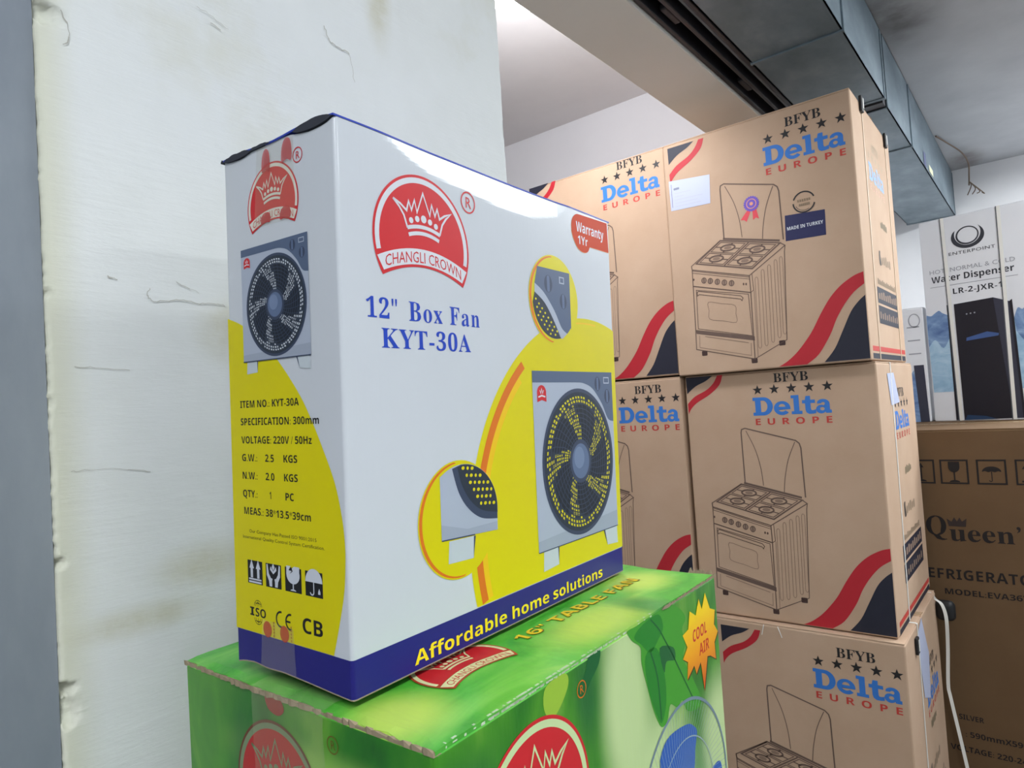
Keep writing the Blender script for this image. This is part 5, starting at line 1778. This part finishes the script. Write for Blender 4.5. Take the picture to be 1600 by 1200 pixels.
p.build('foot_closeup', fan, 'round yellow close-up of the fan foot')

p = Print(ff)
p.text('b', 'Affordable home solutions', 56.5, 4.4, 10.2, mat('gloss_title_yellow', (244, 220, 30), 0.3), 4, width=279)
p.build('slogan_lettering', fan, 'yellow slogan lettering')

# end print ----------------------------------------------------------
p = Print(fs)
pts = smooth([(0.2, 266.5), (19.6, 259.5), (42, 246.5), (64.6, 229.2), (86.6, 206.2), (99.6, 188.3), (113, 165.2), (124.5, 142.1), (130.5, 120.3), (132.6, 104), (132.7, 92), (130.5, 71), (124.7, 48.9), (117.6, 26.4)], 5)
p.add(pts + [(0.2, 26.4)], YEL, 1)
p.build('yellow_field', fan, 'yellow curved print of the end face')
fan_picture(fs, 21.3, 230.8, 103.8, 316.8, mat('gloss_see_white', (206, 212, 218), 0.3), fan, 'small grey box fan picture')
crown_logo(fs, 63.5, 344, 31.5, fan, white=mat('gloss_cream_white', (214, 212, 200), 0.28))
reg_mark(fs, 95.2, 373, 5.6, fan)
LINES = [('ITEM NO.: KYT-30A', 13.8, 196.0, 74), ('SPECIFICATION: 300mm', 13.8, 182.7, 96.5), ('VOLTAGE: 220V / 50Hz', 14.3, 168.8, 87)]
for s_, u, v, w in LINES:
    p = Print(fs)
    p.text('b', s_, u, v, 5.4, BLKG, 2, width=w)
    p.build('specification_lettering', fan)
for v, items in ((155.3, (('G.W.:', 14.1, 21), ('2.5', 44.6, 11.7), ('KGS', 66.9, 17.3))), (141.7, (('N.W.:', 13.9, 21), ('2.0', 44.6, 11.7), ('KGS', 66.9, 17.3))),
                 (128.0, (('QTY.:', 14.1, 20), ('1', 49, 3), ('PC', 67.9, 11)))):
    p = Print(fs)
    for s_, u, w in items:
        p.text('b', s_, u, v, 5.4, BLKG, 2, width=w)
    p.build('specification_lettering', fan)
p = Print(fs)
p.text('b', 'MEAS.: 38*13.5*39cm', 14.7, 114.9, 5.4, BLKG, 2, width=83.3)
p.build('specification_lettering', fan)
p = Print(fs)
p.text('p', 'Our Company Has Passed ISO 9001:2015', 21.3, 101.2, 2.5, BLKG, 2, width=81.5)
p.text('p', 'International Quality Control System Certification.', 12.4, 96.5, 2.5, BLKG, 2, width=99)
p.build('certificate_lettering', fan)
IW = mat('gloss_icon_white', (200, 204, 214), 0.3)


def side_icon(u, kind):
    p = Print(fs, u, 63)
    p.add(rect(0, 0, 19.2, 17.4), BLKG, 2)
    if kind == 'up':
        for c in (5.4, 13.8):
            p.add([(c - 1.5, 4.4), (c + 1.5, 4.4), (c + 1.5, 11.5), (c + 3, 11.5), (c, 18.2), (c - 3, 11.5), (c - 1.5, 11.5)], IW, 3)
        p.add(rect(1.5, 2.8, 17.8, 4.0), IW, 3)
        p.add(rect(1.5, 0.6, 17.8, 2.0), IW, 3)
    elif kind == 'hands':
        for s_ in (-1, 1):
            c = 9.6
            p.add([(c + s_ * 8.4, 16.5), (c + s_ * 7, 17), (c + s_ * 5.6, 10), (c + s_ * 3.2, 7.0), (c + s_ * 1.2, 6.5), (c + s_ * 1.8, 4.4), (c + s_ * 1.8, 0.8), (c + s_ * 5, 0.8), (c + s_ * 5.6, 4.6), (c + s_ * 8.2, 8.6)], IW, 3)
            p.add([(c, 10), (c + s_ * 4, 13), (c + s_ * 3.4, 15.6), (c, 12)], IW, 3)
        p.add([(9.6, 12.5), (11.4, 15), (9.6, 18), (7.8, 15)], IW, 3)
    elif kind == 'glass':
        p.add([(2, 18.4), (7, 18.4), (4.6, 15.2), (8.2, 15.0), (5.6, 12.6), (9.4, 14.8), (8.4, 16.8), (11, 18.4), (17.2, 18.4)] + arc(9.6, 12.4, 7.8, 6.6, 20, -180, 12), IW, 3)
        p.add(rect(9.0, 1.6, 10.2, 6), IW, 3)
        p.add(arc(9.6, 1.0, 3.4, 1.2, 0, 180, 6), IW, 3)
    else:
        p.add(arc(9.6, 10.0, 9.4, 9.4, 0, 180, 16), IW, 3)
        p.line([(9.4, 10), (9.4, 3.2)] + arc(7.4, 3.2, 2.0, 2.0, 0, -170, 6), 1.0, IW, 3)
        p.add([(14, 2.4), (16.6, 2.4), (16.6, 4.2), (15.4, 6.6), (14.2, 4.2)], IW, 3)
    p.build('care_icon', fan)


for u, k in ((17.9, 'up'), (41.4, 'hands'), (65.2, 'glass'), (88.8, 'umbrella')):
    side_icon(u, k)
p = Print(fs)
p.text('s', 'I', 19.5, 38.6, 6.6, BLKG, 2, width=4) if 'sI' in GL else p.add([(19.5, 38.8), (25, 38.8), (25, 40), (23.6, 40), (23.6, 44), (25, 44), (25, 45.2), (19.5, 45.2), (19.5, 44), (21, 44), (21, 40), (19.5, 40)], BLKG, 2)
p.text('b', 'SO', 26, 38.8, 6.4, BLKG, 2, width=14.6)
for q in (0, 1):
    s_ = 1 if q == 0 else -1
    c0 = 46.4 if q == 0 else 37.6
    for r_ in (4.8, 3.0):
        p.line(arc(30, c0, r_, r_ * 0.95, 0, 180 * s_, 12), 0.45, BLKG, 2)
    p.line([(30, c0), (30, c0 + s_ * 4.4)], 0.4, BLKG, 2)
    p.line([(26, c0 + s_ * 2.2), (34, c0 + s_ * 2.2)], 0.4, BLKG, 2)
p.build('iso_mark', fan)
p = Print(fs)
p.line(arc(58.5, 41.2, 5.4, 5.4, 78, 282, 18), 1.5, BLKG, 2)
p.line(arc(70, 41.0, 5.4, 5.4, 78, 282, 18), 1.5, BLKG, 2)
p.line([(64.6, 41.0), (70, 41.0)], 1.4, BLKG, 2)
p.build('ce_mark', fan)
p = Print(fs)
p.text('b', 'CB', 83, 36.4, 10.6, BLKG, 2, width=24.6)
p.build('cb_mark', fan)
# clear tape over the end's top and foot, with its own red spots
p = Print(fs)
p.add([(41, 330), (91, 329.3), (91.5, 388.5), (47, 389)], TAPE, 9)
SPOT = mat('tape_red_spot', (200, 60, 60), 0.3, alpha=0.62)
for a, b, rx, ry in ((58, 377.5, 5.2, 8.5), (83.5, 379.5, 6.2, 8.5), (56, 335.5, 6, 4), (80, 335, 6.5, 4.6)):
    p.add(smooth([(a - rx, b - ry * 0.9), (a - rx * 0.9, b + ry * 0.3), (a - rx * 0.2, b + ry), (a + rx * 0.7, b + ry * 0.8), (a + rx, b - ry * 0.2), (a + rx * 0.8, b - ry), (a, b - ry * 0.8)], 4, True), SPOT, 10)
p.build('clear_tape', fan, 'clear tape with red spots over the upper badge')
p = Print(fs)
p.add([(33, 3.5), (76, 3.5), (74, 37), (36, 38.5)], TAPE, 9)
for a in (42.5, 63.5):
    p.add(ellipse(a, 31.8, 5.4, 6.0, 24), SPOT, 10)
    for k in range(5):
        p.add(rect(a + 7.4, 27.5 + k * 2.4, a + 8.8, 28.9 + k * 2.4), mat('tape_small_red', (170, 120, 40), 0.3), 10)
p.build('clear_tape', fan, 'clear tape with red spots at the foot')
